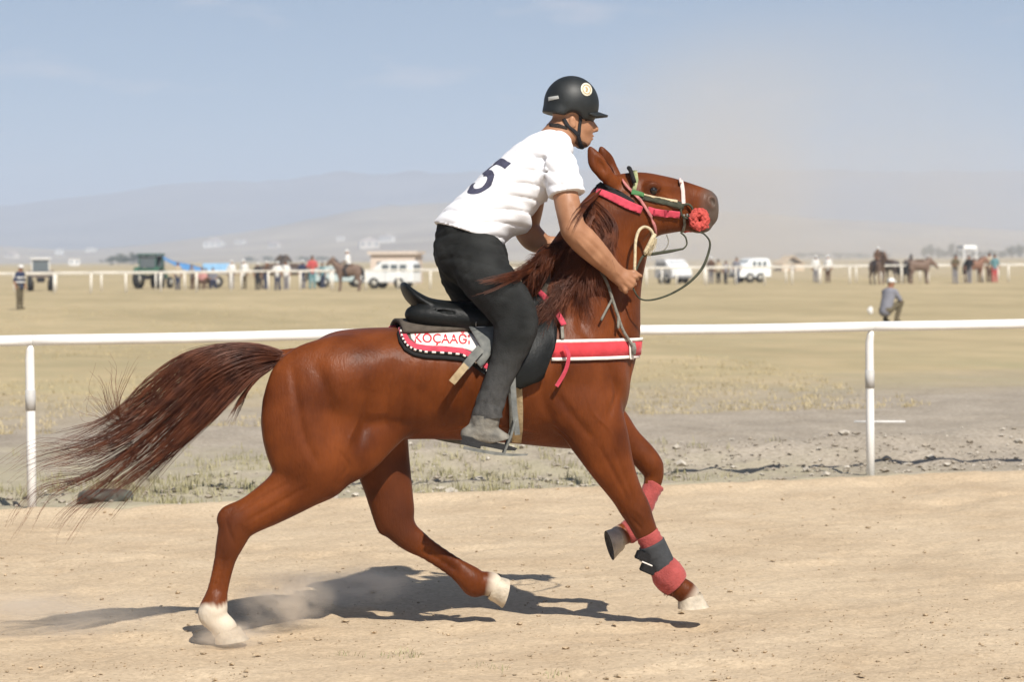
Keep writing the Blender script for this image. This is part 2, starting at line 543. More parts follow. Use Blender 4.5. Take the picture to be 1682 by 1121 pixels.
def axis(fine0, fine1, step, lo, hi, g=1.22):
    c = list(np.arange(fine0, fine1, step)); a = step; x = c[-1]
    while x < hi: a *= g; x += a; c.append(x)
    a = step; x = c[0]
    while x > lo: a *= g; x -= a; c.insert(0, x)
    return np.array(c)
def field_z(X, Y):
    near = np.clip(1 - np.abs(Y - 6) / 30, 0, 1) * np.clip(1 - np.abs(X - 4) / 30, 0, 1)
    z = (nz(X * .55, Y * .55, 1) - .5) * .10 * near + (nz(X * 2.6, Y * 2.6, 2, 3) - .5) * .09 * near + (nz(X * 7, Y * 7, 3, 2) - .5) * .05 * np.clip(1 - np.abs(Y - 1) / 7, 0, 1) * near + (nz(X * 4.5, Y * 4.5, 6, 3) - .5) * .20 * np.exp(-((Y - 1.1) / .65) ** 2) * near
    berm = .16 * np.exp(-((Y - 2.6 - .4 * np.sin(X * .7)) / .75) ** 2) * np.clip((X - 1.2) / 3, 0, 1) * (.6 + .8 * nz(X * 1.3, Y * .6, 5))
    rut = -.05 * np.exp(-((Y - .9) / .5) ** 2) * near
    z = z + berm - .02 * np.clip(Y / .5, 0, 1)
    return np.where(Y < -.15, -.12, z)
ground_o = grid_obj('ground', axis(-6, 14, .14, -12000, 12000), axis(-.4, 20, .14, -60, 21000), field_z, FIELD, FMAT)
def track_z(X, Y):
    z = (nz(X * .6, Y * .6, 11) - .5) * .030 + (nz(X * 2.4, Y * 2.4, 12, 3) - .5) * .026 + (nz(X * 9, Y * 9, 13, 3) - .5) * .028
    d = nz(X * 1.7 + 31, Y * 1.7, 14, 2)
    z -= .018 * np.clip((d - .60) / .10, 0, 1)                       # hoof pocks
    edge = .16 * (nz(X * 1.1, X * 0 + 3.3, 15, 3) - .5) * 2
    fall = np.clip((Y - (.02 + edge)) / .25, 0, 1)
    lip = .035 * np.exp(-((Y + .25 - edge) / .22) ** 2)
    return z * np.clip(-Y / .5 + .6, .3, 1) + lip - fall * .075 - .008
tx = axis(-2.5, 9.5, .05, -60, 60, 1.3); ty = axis(-9.5, .45, .05, -30, .4, 1.3)
track = grid_obj('track', tx, ty, track_z, SAND, FMAT)

def scatter_lumps(name, label, cat, m, pts, seed):
    """small irregular lumps in one mesh"""
    rng = np.random.default_rng(seed)
    base = np.array([(1, 0, 0), (-1, 0, 0), (0, 1, 0), (0, -1, 0), (0, 0, 1), (.7, .7, .5), (-.7, .7, .45), (-.7, -.7, .5), (.7, -.7, .45), (0, 0, -.6)], float)
    fc = [(0, 5, 8), (5, 4, 8), (5, 2, 4), (2, 6, 4), (6, 1, 7), (6, 7, 4), (7, 3, 8), (7, 8, 4), (2, 5, 0), (1, 6, 2), (3, 7, 1), (0, 8, 3), (0, 9, 2), (2, 9, 1), (1, 9, 3), (3, 9, 0)]
    V, Fc = [], []
    for k, (x, y, z, r) in enumerate(pts):
        a = rng.uniform(0, 6.3); sc = rng.uniform(.6, 1.3, 3) * r; sc[2] *= .7
        q = base * rng.uniform(.75, 1.25, (10, 1)) * sc
        ca, sa = cos(a), sin(a)
        q = np.stack([q[:, 0] * ca - q[:, 1] * sa, q[:, 0] * sa + q[:, 1] * ca, q[:, 2]], 1) + (x, y, z)
        V.append(q); Fc += [tuple(i + k * 10 for i in t) for t in fc]
    o = mobj(name, np.concatenate(V), Fc, m)
    return tag(o, label, cat, None, 'stuff')
def world_z(s, u, f): return float(f(np.array([s]), np.array([u]))[0])
CLOD = mat('dry_clod', (.40, .305, .20), .95, .1, var=.3, vscale=8, bump=.4, bscale=120)
pts = []
rng = np.random.default_rng(5)
n = 5200
gx, gd = rng.uniform(-2.0, 2.6, n), None
for i in range(n):
    py = 800 + 330 * rng.uniform(0, 1) ** .8; px = rng.uniform(-60, 1740)
    g = ground(px, py); q = FINV @ g
    if q.y > .1: continue
    r = min(.017, .0030 * (1 + rng.pareto(2.6)))
    if nz(np.array([q.x * .8]), np.array([q.y * .8]), 21, 2)[0] + rng.uniform(-.3, .3) < .42: continue
    pts.append((g.x, g.y, world_z(q.x, q.y, track_z) + r * .25, r))
scatter_lumps('clods', 'small dry clods strewn over the sandy track', 'clods', CLOD, pts, 3)
STONE = mat('pale_stone', (.33, .29, .235), .9, .2, col2=(.55, .50, .42), vscale=6, bump=.3)
pts = []
for i in range(1500):
    s = rng.uniform(-3, 13); u = abs(rng.normal(.9, 1.6)); 
    if u > 5.5: continue
    if s < 2.5 and rng.uniform() < .6: continue
    r = min(.055, .008 * (1 + rng.pareto(2.2)))
    g = FMAT @ Vector((s, u, 0)); pts.append((g.x, g.y, world_z(s, u, field_z) + r * .2, r))
scatter_lumps('gravel', 'stones and lumps along the dirt bank behind the rail', 'gravel', STONE, pts, 4)

pts = []
for i in range(2600):
    s = rng.uniform(-4, 12); u = abs(rng.normal(1.15, .6))
    r = min(.036, .009 * (1 + rng.pareto(2.6)))
    g = FMAT @ Vector((s, u, 0)); pts.append((g.x, g.y, world_z(s, u, field_z) + r * .25, r))
DIRT = mat('grey_brown_dirt', (.27, .232, .182), .95, .1, col2=(.37, .32, .255), vscale=9, bump=.4, bscale=90)
scatter_lumps('dirt_clods', 'grey brown dirt clods heaped along the rail behind the posts', 'clods', DIRT, pts, 6)

# grass as blades
def blades(name, label, m, spots, seed, h0, h1, nb, lean=.5, wd=.004):
    rng = np.random.default_rng(seed)
    k = len(spots) * nb
    P0 = np.repeat(np.asarray(spots, float), nb, 0)
    P0[:, :2] += rng.normal(0, .035, (k, 2))
    h = rng.uniform(h0, h1, k) * rng.uniform(.5, 1.2, k)
    a = rng.uniform(0, 6.3, k); l = rng.uniform(.1, lean, k) * h
    d = np.stack([np.cos(a), np.sin(a), 0 * a], 1)
    sdv = np.stack([-np.sin(a), np.cos(a), 0 * a], 1) * (wd * rng.uniform(.6, 1.4, k))[:, None]
    midp = P0 + d * (l * .35)[:, None]; midp[:, 2] += h * .6
    tip = P0 + d * l[:, None]; tip[:, 2] += h
    V = np.stack([P0 - sdv, P0 + sdv, midp - sdv * .7, midp + sdv * .7, tip], 1).reshape(-1, 3)
    b0 = np.arange(k)[:, None] * 5
    tri = np.concatenate([b0 + np.array(t) for t in ((0, 1, 3), (0, 3, 2), (2, 3, 4))])
    o = mobj(name, V, tri, m)
    return tag(o, label, 'grass', None, 'stuff')
STRAW = mat('straw_grass', (.40, .33, .185), .85, .15, col2=(.52, .43, .265), vscale=.8)
PALEGR = mat('pale_green_grass', (.27, .25, .135), .85, .15, col2=(.40, .355, .22), vscale=1.3)
sp = []
for i in range(2600):
    s = rng.uniform(-4, 7.5); u = abs(rng.normal(.6, 1.7)) + .1
    if u > 6 or rng.uniform() < np.clip((s - 3.2) / 3.0, 0, 1) * .97: continue
    if nz(np.array([s * .9]), np.array([u * .9]), 31, 2)[0] < .42: continue
    g = FMAT @ Vector((s, u, 0)); sp.append((g.x, g.y, world_z(s, u, field_z) - .01))
blades('verge_grass', 'thin pale green grass on the verge behind the near rail', PALEGR, sp, 8, .03, .095, 10)
sp = []
for i in range(8200):
    u = 8.5 + 75 * rng.uniform() ** 1.7; d_ = 18 + u; s = rng.uniform(-.24, .30) * d_ + 4
    g = FMAT @ Vector((s, u, 0))
    if nz(np.array([s * .22]), np.array([u * .12]), 41, 3)[0] < .45: continue
    sp.append((g.x, g.y, world_z(s, u, field_z) - .01))
blades('dry_grass', 'dry straw coloured grass over the open field', STRAW, sp, 9, .025, .075, 9, .8, .005)
for (px, py) in ((655, 1073), (668, 1078), (800, 1095), (905, 1103), (575, 1072)):
    g = ground(px, py); q = FINV @ g
    sp = [(g.x + rng.normal(0, .03), g.y + rng.normal(0, .03), world_z(q.x, q.y, track_z) - .004) for _ in range(3)]
    blades('weed', 'tiny green weed sprouting from the trampled sand', PALEGR, sp, int(px), .015, .04, 7, .9, .0025)
    bpy.context.scene.collection.objects[-1]['group'] = 'weeds in the sand'

# hills
def hill_mesh(name, ridge, d0, d1, m, seed, rough):
    r = np.array(ridge, float)
    pxs = np.concatenate([np.linspace(r[0, 0], -210, 90), np.linspace(-200, 1900, 230), np.linspace(1910, r[-1, 0], 90)])
    top = np.interp(pxs, r[:, 0], r[:, 1])
    k = np.ones(9) / 9; top = np.convolve(np.pad(top, 4, 'edge'), k, 'valid')
    rows = 44
    rx = np.array([ray(p, t).x for p, t in zip(pxs, top)])[:, None]; rz_ = np.array([ray(p, t).z for p, t in zip(pxs, top)])[:, None]
    q = np.linspace(0, 1.6, rows)[None, :]
    d = d0 + (d1 - d0) * q + 0 * rx
    H = HCAM + rz_ * d1 + 3
    prof = np.where(q < 1, q ** 1.5, np.maximum(0, 1 - ((q - 1) / .6) ** 2))
    X = rx * d
    n = nz(X / 420., d / 420., seed, 5) - .5 + .35 * (nz(X / 110., d / 110., seed + 9, 4) - .5)
    gate = np.where(np.abs(q - 1) > .08, 1, .25)
    Z = -4 + H * prof * (1 + rough * n * (1 - np.abs(q - 1) * .3) * gate)
    V = np.stack([X, d, Z], -1).reshape(-1, 3)
    n_ = len(pxs)
    Fc = [(i * rows + j, (i + 1) * rows + j, (i + 1) * rows + j + 1, i * rows + j + 1) for i in range(n_ - 1) for j in range(rows - 1)]
    o = mobj(name, V, Fc, m, None, True); o['kind'] = 'structure'
    return o
HILLM = mat('dry_mountain', (.13, .105, .085), .95, .05, col2=(.24, .20, .155), vscale=.0035, detail=8)
HILLN = mat('dry_foothill', (.26, .205, .145), .95, .05, col2=(.42, .35, .25), vscale=.006, detail=8)
hill_mesh('mountains', [(-4200, 330), (-3000, 352), (-2000, 335), (-1400, 360), (-900, 365), (-300, 352), (0, 339), (120, 322), (200, 312), (280, 301), (360, 299), (450, 301), (520, 290), (560, 286), (620, 287), (700, 284), (800, 280), (1000, 277), (1330, 276), (1500, 280), (1682, 279), (2200, 290), (2700, 310), (3400, 296), (4200, 325), (5200, 310), (6000, 330)],
          5200, 7800, HILLM, 3, .42)
FOOT = hill_mesh('hills', [(-4200, 395), (-2500, 402), (-900, 405), (-200, 398), (0, 404), (60, 407), (140, 410), (230, 402), (330, 388), (430, 372), (520, 356), (600, 342), (680, 333), (800, 325), (950, 326), (1100, 338), (1300, 352), (1500, 366), (1682, 378), (2300, 392), (2700, 400), (4000, 390), (6000, 402)],
                 2300, 4000, HILLN, 6, 1.0)
FOOTB = BVHTree.FromPolygons([v.co.copy() for v in FOOT.data.vertices], [tuple(p.vertices) for p in FOOT.data.polygons])

# the air between here and the hills
hz = MB(); hz.box((0, 7000, 118), (30000, 14400, 240)); 
HAZE = bpy.data.materials.new('pale_haze'); HAZE.use_nodes = True
nt = HAZE.node_tree; nt.nodes.remove(nt.nodes['Principled BSDF'])
pv = nt.nodes.new('ShaderNodeVolumePrincipled'); pv.inputs['Color'].default_value = (.70, .81, 1.0, 1); pv.inputs['Density'].default_value = .00028; pv.inputs['Anisotropy'].default_value = .1
nt.links.new(pv.outputs[0], nt.nodes['Material Output'].inputs['Volume'])
haze = hz.build('haze', HAZE); tag(haze, 'pale dusty haze over the whole plain', 'haze', None, 'stuff')
# ================================================================== the horse
def coat_material():
    m = bpy.data.materials.new('chestnut_coat')
    m.use_nodes = True
    nt = m.node_tree; N = nt.nodes; L = nt.links
    b = N['Principled BSDF']
    tc = N.new('ShaderNodeTexCoord')
    def noise(sc, det, stretch=(1, 1, 1)):
        mp = N.new('ShaderNodeMapping'); mp.inputs['Scale'].default_value = stretch
        L.new(tc.outputs['Object'], mp.inputs[0])
        n = N.new('ShaderNodeTexNoise'); n.inputs['Scale'].default_value = sc; n.inputs['Detail'].default_value = det
        L.new(mp.outputs[0], n.inputs['Vector'])
        return n.outputs['Fac']
    r = N.new('ShaderNodeValToRGB')
    r.color_ramp.elements[0].position = 0.3; r.color_ramp.elements[0].color = (0.080, 0.0190, 0.0045, 1)
    r.color_ramp.elements[1].position = 0.72; r.color_ramp.elements[1].color = (0.190, 0.050, 0.0120, 1)
    L.new(noise(5, 5), r.inputs[0])
    fine = N.new('ShaderNodeMix'); fine.data_type = 'RGBA'; fine.blend_type = 'MULTIPLY'
    fr = N.new('ShaderNodeValToRGB')
    fr.color_ramp.elements[0].color = (0.72, 0.70, 0.68, 1); fr.color_ramp.elements[1].color = (1.1, 1.1, 1.1, 1)
    L.new(noise(95, 5, (1, 1, 0.25)), fr.inputs[0])
    fine.inputs[0].default_value = 0.9
    L.new(r.outputs[0], fine.inputs[6]); L.new(fr.outputs[0], fine.inputs[7])
    last = fine.outputs[2]
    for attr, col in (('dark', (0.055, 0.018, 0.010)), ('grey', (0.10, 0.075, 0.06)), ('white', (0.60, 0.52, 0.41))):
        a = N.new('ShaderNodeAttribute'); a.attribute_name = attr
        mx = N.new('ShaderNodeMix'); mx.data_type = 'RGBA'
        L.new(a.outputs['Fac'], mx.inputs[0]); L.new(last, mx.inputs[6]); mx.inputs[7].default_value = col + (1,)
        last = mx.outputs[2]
    L.new(last, b.inputs['Base Color'])
    b.inputs['Roughness'].default_value = 0.42
    b.inputs['Specular IOR Level'].default_value = 0.14
    b.inputs['Sheen Weight'].default_value = 0.0
    b.inputs['Sheen Roughness'].default_value = 0.45
    b.inputs['Sheen Tint'].default_value = (1.0, 0.75, 0.55, 1)
    bp = N.new('ShaderNodeBump'); bp.inputs['Strength'].default_value = 0.22; bp.inputs['Distance'].default_value = 0.01
    L.new(noise(120, 4, (1, 1, 0.35)), bp.inputs['Height'])
    bp2 = N.new('ShaderNodeBump'); bp2.inputs['Strength'].default_value = 0.35; bp2.inputs['Distance'].default_value = 0.02
    L.new(noise(9, 2, (1, 1, 0.6)), bp2.inputs['Height']); L.new(bp.outputs[0], bp2.inputs['Normal'])
    L.new(bp2.outputs[0], b.inputs['Normal'])
    return m
COAT = coat_material()
HAIR = mat('dark_auburn_hair', (0.060, 0.016, 0.007), 0.45, 0.35, col2=(0.190, 0.056, 0.021), vscale=14)
HOOF = mat('pale_hoof', (0.50, 0.43, 0.33), 0.55, 0.3, var=0.25, vscale=25, bump=0.2, bscale=80)
SOLE = mat('dark_hoof_sole', (0.055, 0.050, 0.048), 0.8, 0.2, var=0.4, vscale=30, bump=0.4)

horse = horse_root('horse', 'chestnut horse galloping with its tail streaming and head raised', 'horse')

def row(px, py, w, r, lat=1.0):
    p = P(px, py, w)
    return [p.x, p.y, p.z, r / S, lat]

lo = P(325, 1075, 0); hi = P(1190, 225, 0)
F = Field((lo.x - .05, -.40, -.03), (hi.x + .08, .40, hi.z + .04), 0.0075)
# trunk
trunk = []
for px, t, b, hw in [(450, 632, 700, .07), (458, 608, 738, .14), (476, 588, 758, .195), (505, 570, 758, .235), (545, 547, 748, .268), (590, 540, 732, .27),
                     (640, 538, 724, .265), (700, 537, 722, .272), (760, 535, 724, .283), (815, 529, 727, .283), (860, 518, 731, .268),
                     (900, 510, 735, .245), (940, 512, 738, .228), (975, 525, 737, .215), (997, 545, 722, .195), (1013, 570, 700, .16), (1026, 600, 668, .09)]:
    a, c = P(px, t), P(px, b)
    trunk.append((a.x, a.z, c.z, hw))
F.sections(trunk, k=0.03, p=2.1, mid=.60, plow=1.72)
# neck, rising steeply to the poll
F.chain([row(942, 600, 0, 88, .66), row(948, 545, 0, 94, .58), row(958, 490, 0, 81, .56), row(976, 440, 0, 67, .56), row(998, 392, 0, 57, .56), row(1018, 350, 0, 48, .60)], k=0.05)
# head, carried level
head = []
for px, t, b, hw in [(990, 306, 340, .035), (1002, 292, 372, .066), (1020, 286, 394, .085), (1042, 283, 397, .097), (1064, 284, 392, .098), (1086, 288, 386, .086),
                     (1108, 293, 382, .070), (1128, 299, 379, .058), (1146, 305, 377, .054), (1160, 310, 375, .053), (1170, 315, 371, .049), (1177, 323, 362, .034)]:
    a, c = P(px, t), P(px, b)
    head.append((a.x, a.z, c.z, hw))
F.sections(head, k=0.03, p=2.1)
for sw in (1, -1):
    F.ell(P(1037, 357, sw * .072), (.105, .034, .100), k=.03)                  # cheek
    F.ell(P(1072, 308, sw * .088), (.042, .020, .030), k=.02)                  # brow over the eye
    F.cone(P(1080, 335, sw * .083), P(1122, 338, sw * .066), .016, .010, k=.02)   # facial crest
    F.ell(P(1105, 322, sw * .082), (.075, .018, .035), k=.03, op='cut', ry=-.1)   # hollow before the eye
    F.ell(P(1168, 333, sw * .043), (.030, .022, .036), k=.015)                 # nostril wing
    F.ell(P(1171, 331, sw * .060), (.012, .016, .021), k=.008, op='cut', ry=-.3)  # nostril
    F.ell(P(1073, 313, sw * .107), (.020, .012, .014), k=.010, op='cut')       # eye socket
    F.cone(P(1140, 373, sw * .062), P(1166, 364, sw * .050), .006, .006, k=.012, op='cut')  # mouth line
F.ell(P(1150, 374, 0), (.050, .042, .026), k=.02)                              # chin
# ears, thrown back
for sw, dx in ((1, -3), (-1, 15)):
    b0 = P(1012 + dx * .4, 306, sw * .052); t0 = P(972 + dx, 243, sw * .075)
    mid = P(987 + dx * .8, 274, sw * .085)
    F.chain([[b0.x, b0.y, b0.z, .030, .7], [mid.x, mid.y, mid.z, .034, .5], [(mid.x + t0.x) / 2, t0.y, (mid.z + t0.z) / 2, .025, .5], [t0.x, t0.y, t0.z, .007, .8]], k=.012)
    F.ell((mid.x + .004, mid.y - .024 * sw, mid.z + .006), (.020, .020, .055), k=.010, op='cut', ry=-.62)
# hindquarters and hind legs
for sw in (1, -1):
    F.ell(P(556, 634, sw * .14), (.20, .115, .20), k=.07, ry=.35)               # croup
F.chain([row(522, 640, .13, 72, .42), row(506, 695, .15, 59, .5), row(512, 742, .155, 53, .55), row(522, 768, .16, 46, .6)], k=.05)
F.chain([row(545, 700, .16, 44, .5), row(560, 740, .175, 28, .6), row(563, 762, .175, 17, .7)], k=.04)     # stifle
F.chain([row(524, 768, .16, 46, .62), row(485, 800, .15, 38, .66), row(442, 830, .14, 30, .7), row(405, 852, .135, 24, .72), row(389, 862, .13, 23, .7)], k=.02)
F.chain([row(445, 808, .14, 14, .6), row(405, 832, .135, 11, .6), row(375, 845, .13, 11.5, .75), row(370, 858, .13, 12, .8)], k=.014)   # hock tendon
def cannon(pts, k=.009):
    """bone in front, tendons behind with a groove between: rows px, py, w, half width in pixels"""
    q = [Vector((p[0], p[1])) for p in pts]
    A, C = [], []
    for i, p in enumerate(pts):
        t = (q[min(i + 1, len(q) - 1)] - q[max(i - 1, 0)]).normalized(); nrm = Vector((t.y, -t.x))
        if nrm.x < 0 and abs(nrm.x) > .25: nrm = -nrm
        r = p[3]
        A.append(row(*(q[i] + nrm * r * .36), p[2], r * .64, .95)); C.append(row(*(q[i] - nrm * r * .52), p[2], r * .46, 1.05))
    F.chain(A, k=k); F.chain(C, k=k)
F.chain([row(389, 862, .13, 25, .72), row(381, 884, .128, 22, .74), row(373, 908, .125, 17, .74)], k=.012)
cannon([(376, 895, .127, 19), (368, 925, .124, 16.5), (361, 955, .123, 15.5), (354, 985, .12, 17)])
F.chain([row(355, 983, .12, 16, .85), row(350, 1003, .12, 21, .9), row(346, 1012, .12, 17, .85), row(356, 1020, .12, 17.5, .9), row(370, 1034, .12, 19, .98)], k=.012)
F.chain([row(610, 690, -.13, 50, .5), row(628, 760, -.14, 37, .6), row(641, 815, -.14, 29, .65), row(650, 858, -.135, 25, .7)], k=.04)
F.chain([row(616, 815, -.14, 10, .6), row(627, 850, -.135, 11, .7), row(633, 869, -.135, 11, .8)], k=.014)
F.chain([row(650, 858, -.135, 26, .7), row(668, 880, -.13, 21, .75), row(690, 896, -.13, 17.5, .75)], k=.012)
cannon([(672, 883, -.13, 20), (700, 902, -.13, 17), (735, 925, -.127, 16), (764, 945, -.125, 18)])
F.chain([row(760, 942, -.125, 16, .85), row(776, 955, -.125, 21, .9), row(781, 963, -.125, 17, .85), row(795, 959, -.125, 17.5, .9), row(808, 961, -.125, 19, .98)], k=.012)
# shoulders, chest and forelegs
for sw in (1, -1):
    F.ell(P(955, 620, sw * .14), (.15, .095, .26), k=.05, ry=-.35)             # shoulder
    F.ell(P(995, 645, sw * .085), (.088, .080, .115), k=.035)                   # breast
    F.ell(P(935, 668, sw * .165), (.13, .065, .105), k=.05)                     # upper arm
F.chain([row(962, 672, .16, 53, .58), row(985, 720, .155, 42, .62), row(1006, 768, .15, 31, .72), row(1032, 816, .14, 21.5, .78), row(1047, 843, .135, 20.5, .82)], k=.03)
F.chain([row(1047, 843, .135, 21.5, .84), row(1057, 866, .13, 19, .84), row(1065, 883, .128, 16, .8)], k=.012)
cannon([(1058, 870, .13, 18), (1068, 889, .128, 15.5), (1082, 918, .125, 15), (1095, 943, .125, 17)])
F.chain([row(1093, 940, .125, 17, .85), row(1102, 955, .125, 20, .9), row(1098, 962, .125, 14, .85), row(1117, 967, .125, 17, .92), row(1131, 978, .125, 18.5, .98)], k=.012)
F.cone(P(1024, 838, .155), P(1020, 843, .16), .010, .006, k=.008)                # chestnut on the forearm
F.chain([row(985, 688, -.14, 42, .6), row(1028, 724, -.14, 23, .78), row(1056, 748, -.135, 18.5, .88), row(1071, 768, -.13, 18, .95)], k=.025)
F.chain([row(1071, 766, -.13, 18, .98), row(1074, 784, -.13, 15, .92), row(1067, 810, -.12, 13, .85), row(1057, 838, -.115, 13, .85), row(1047, 862, -.11, 16, .88),
         row(1037, 872, -.11, 17.5, .92), row(1026, 877, -.11, 16.5, .96), row(1016, 882, -.11, 17, 1)], k=.010)
F.chain([row(645, 698, .09, 19, .6), row(615, 718, .13, 20, .5), row(588, 741, .16, 21, .5), row(568, 758, .165, 19, .6)], k=.05)   # flank fold
F.ell(P(1030, 360, .075), (.105, .036, .112), k=.03); F.ell(P(1030, 360, -.075), (.105, .036, .112), k=.03)
# dock of the tail
F.chain([row(495, 594, 0, 20, .8), row(465, 591, 0, 12, .9), row(438, 586, 0, 8, .9)], k=.03)
body = F.build('body', COAT, horse)

# muscle lines, tendons, ribs and veins worked into the surface
def sculpt(o, lines):
    me = o.data
    V = np.empty(len(me.vertices) * 3, np.float32); me.vertices.foreach_get('co', V); V = V.reshape(-1, 3).astype(float)
    Nn = np.empty(len(me.vertices) * 3, np.float32); me.vertices.foreach_get('normal', Nn); Nn = Nn.reshape(-1, 3).astype(float)
    tree = bvh(o); disp = np.zeros(len(V))
    for path, dep, wd, both_ in lines:
        pts = []
        for x, y in catmull(path, 6):
            d = (HINV.to_3x3() @ ray(x, y)).normalized(); h = tree.ray_cast(CAML, d)
            if h[0] is not None: pts.append(tuple(h[0]))
        if len(pts) < 2: continue
        for sg in ((1, -1) if both_ else (1,)):
            P_ = np.array(pts) * (1, sg, 1)
            lo_, hi_ = P_.min(0) - 3 * wd, P_.max(0) + 3 * wd
            ix = np.where(np.all((V > lo_) & (V < hi_), axis=1))[0]
            if not len(ix): continue
            Q = V[ix]; best = np.full(len(ix), 9.0); tt = np.zeros(len(ix)); m_ = len(P_) - 1
            for i in range(m_):
                ab = P_[i + 1] - P_[i]; t = np.clip((Q - P_[i]) @ ab / (ab @ ab + 1e-12), 0, 1)
                d = np.linalg.norm(Q - (P_[i] + ab * t[:, None]), axis=1)
                u = d < best; best[u] = d[u]; tt[u] = ((i + t) / m_)[u]
            disp[ix] += dep * np.exp(-(best / wd) ** 2) * np.sin(np.pi * np.clip(tt * .9 + .05, 0, 1)) ** .6
    V += Nn * disp[:, None]
    me.vertices.foreach_set('co', V.astype(np.float32).ravel()); me.update()
lines = [([(910, 560), (893, 610), (893, 660), (912, 705)], -.013, .028, 1), ([(950, 520), (982, 590), (1000, 645)], -.008, .024, 1),
         ([(915, 650), (950, 695), (975, 722)], -.009, .020, 1), ([(985, 735), (1008, 778), (1032, 822)], -.006, .011, 0), ([(1008, 735), (1026, 782), (1042, 826)], -.005, .010, 0),
         ([(480, 605), (488, 660), (498, 715), (520, 762)], -.009, .020, 1), ([(520, 600), (540, 655), (548, 715)], -.009, .030, 1), ([(612, 640), (600, 685), (588, 735)], -.013, .030, 1),
         ([(650, 590), (632, 640), (620, 680)], -.012, .050, 1), ([(505, 800), (450, 832), (405, 858)], -.007, .012, 0), ([(478, 792), (430, 818), (390, 840)], -.006, .010, 0),
         ([(372, 858), (378, 878), (384, 896)], -.005, .009, 0), ([(395, 862), (398, 880)], -.004, .009, 0), ([(1042, 405), (1034, 455), (1022, 515), (1010, 565)], -.012, .022, 1),
         ([(1000, 395), (975, 460), (958, 520), (950, 550)], -.009, .028, 1), ([(1056, 390), (1067, 368), (1072, 345)], -.007, .012, 1), ([(1092, 330), (1110, 334), (1128, 340)], .005, .009, 1),
         ([(1000, 600), (1014, 645), (1000, 685)], -.012, .020, 1), ([(880, 712), (830, 702), (780, 700), (735, 708)], .005, .008, 1), ([(960, 640), (975, 680), (1000, 705), (1012, 740)], .004, .007, 0),
         ([(1085, 348), (1105, 352), (1128, 362)], .004, .007, 1), ([(1082, 316), (1100, 326), (1112, 345)], .004, .006, 1), ([(905, 700), (925, 715), (940, 730)], -.006, .010, 1), ([(590, 690), (575, 720), (568, 750)], .005, .008, 0),
         ([(560, 745), (572, 765), (560, 785)], -.006, .010, 0), ([(1043, 838), (1052, 846), (1060, 858)], .004, .009, 0), ([(1036, 850), (1046, 862), (1056, 872)], -.004, .008, 0),
         ([(1140, 376), (1152, 371), (1166, 362)], -.006, .006, 1), ([(1065, 305), (1073, 301), (1083, 306)], .005, .008, 1), ([(1066, 318), (1074, 321), (1082, 318)], .004, .006, 1)]
for i in range(8):
    lines.append(([(650 + 23 * i, 590), (640 + 24 * i, 640), (632 + 25 * i, 700)], -.0045, .012, 1))
sculpt(body, lines)

# the coat's own markings
V = np.empty(len(body.data.vertices) * 3, np.float32); body.data.vertices.foreach_get('co', V); V = V.reshape(-1, 3)
def ramp_dist(a, b, r0, r1):
    a, b = np.array(a), np.array(b); ab = b - a
    t = np.clip((V - a) @ ab / (ab @ ab), 0, 1)[:, None]
    d = np.linalg.norm(V - (a + ab * t), axis=1)
    return np.clip((r1 - d) / (r1 - r0), 0, 1)
wob = .006 * np.sin(V[:, 0] * 70 + 1) + .004 * np.sin(V[:, 0] * 230 + V[:, 1] * 190)
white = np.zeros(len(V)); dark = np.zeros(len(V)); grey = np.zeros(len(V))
pz = P(350, 988, .12).z
white = np.maximum(white, np.where((V[:, 0] < P(440, 900, .12).x) & (V[:, 1] < .0), np.clip((pz - V[:, 2] + wob) / .028, 0, 1), 0))
white = np.maximum(white, ramp_dist(P(812, 962, -.125), P(822, 966, -.125), .055, .075))
white = np.maximum(white, ramp_dist(P(1012, 884, -.11), P(1005, 886, -.11), .05, .065))
white = np.maximum(white, .7 * ramp_dist(P(1140, 985, .125), P(1150, 992, .125), .055, .08))
grey = ramp_dist(P(1172, 335, 0), P(1165, 365, 0), .055, .11)
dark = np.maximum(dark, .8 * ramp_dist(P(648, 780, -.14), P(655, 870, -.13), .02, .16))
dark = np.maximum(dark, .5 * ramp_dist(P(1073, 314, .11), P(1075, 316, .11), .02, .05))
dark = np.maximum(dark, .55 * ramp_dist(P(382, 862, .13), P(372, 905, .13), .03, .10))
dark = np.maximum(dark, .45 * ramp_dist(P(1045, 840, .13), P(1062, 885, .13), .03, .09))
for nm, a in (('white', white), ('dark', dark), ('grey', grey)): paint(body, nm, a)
HB = bvh(body)

def surf(px, py, off=0.006):
    """point of the horse's near side seen at a pixel, lifted off the coat, with its normal"""
    d = (HINV.to_3x3() @ ray(px, py)).normalized()
    h = HB.ray_cast(CAML, d)
    if h[0] is None:
        p = P(px, py, 0); n = HB.find_nearest(p)
        return n[0] + n[1] * off, n[1]
    return h[0] + h[1] * off, h[1]

# eyes
EYE = mat('dark_eye', (0.012, 0.008, 0.006), 0.08, 0.6)
for sw in (1, -1):
    c = P(1073, 313, sw * .092)
    m = MB(); bm = bmesh.new(); bmesh.ops.create_uvsphere(bm, u_segments=14, v_segments=9, radius=.0205)
    o = mobj('eye', [v.co + c for v in bm.verts], [[v.index for v in f.verts] for f in bm.faces], EYE, horse, True); bm.free()

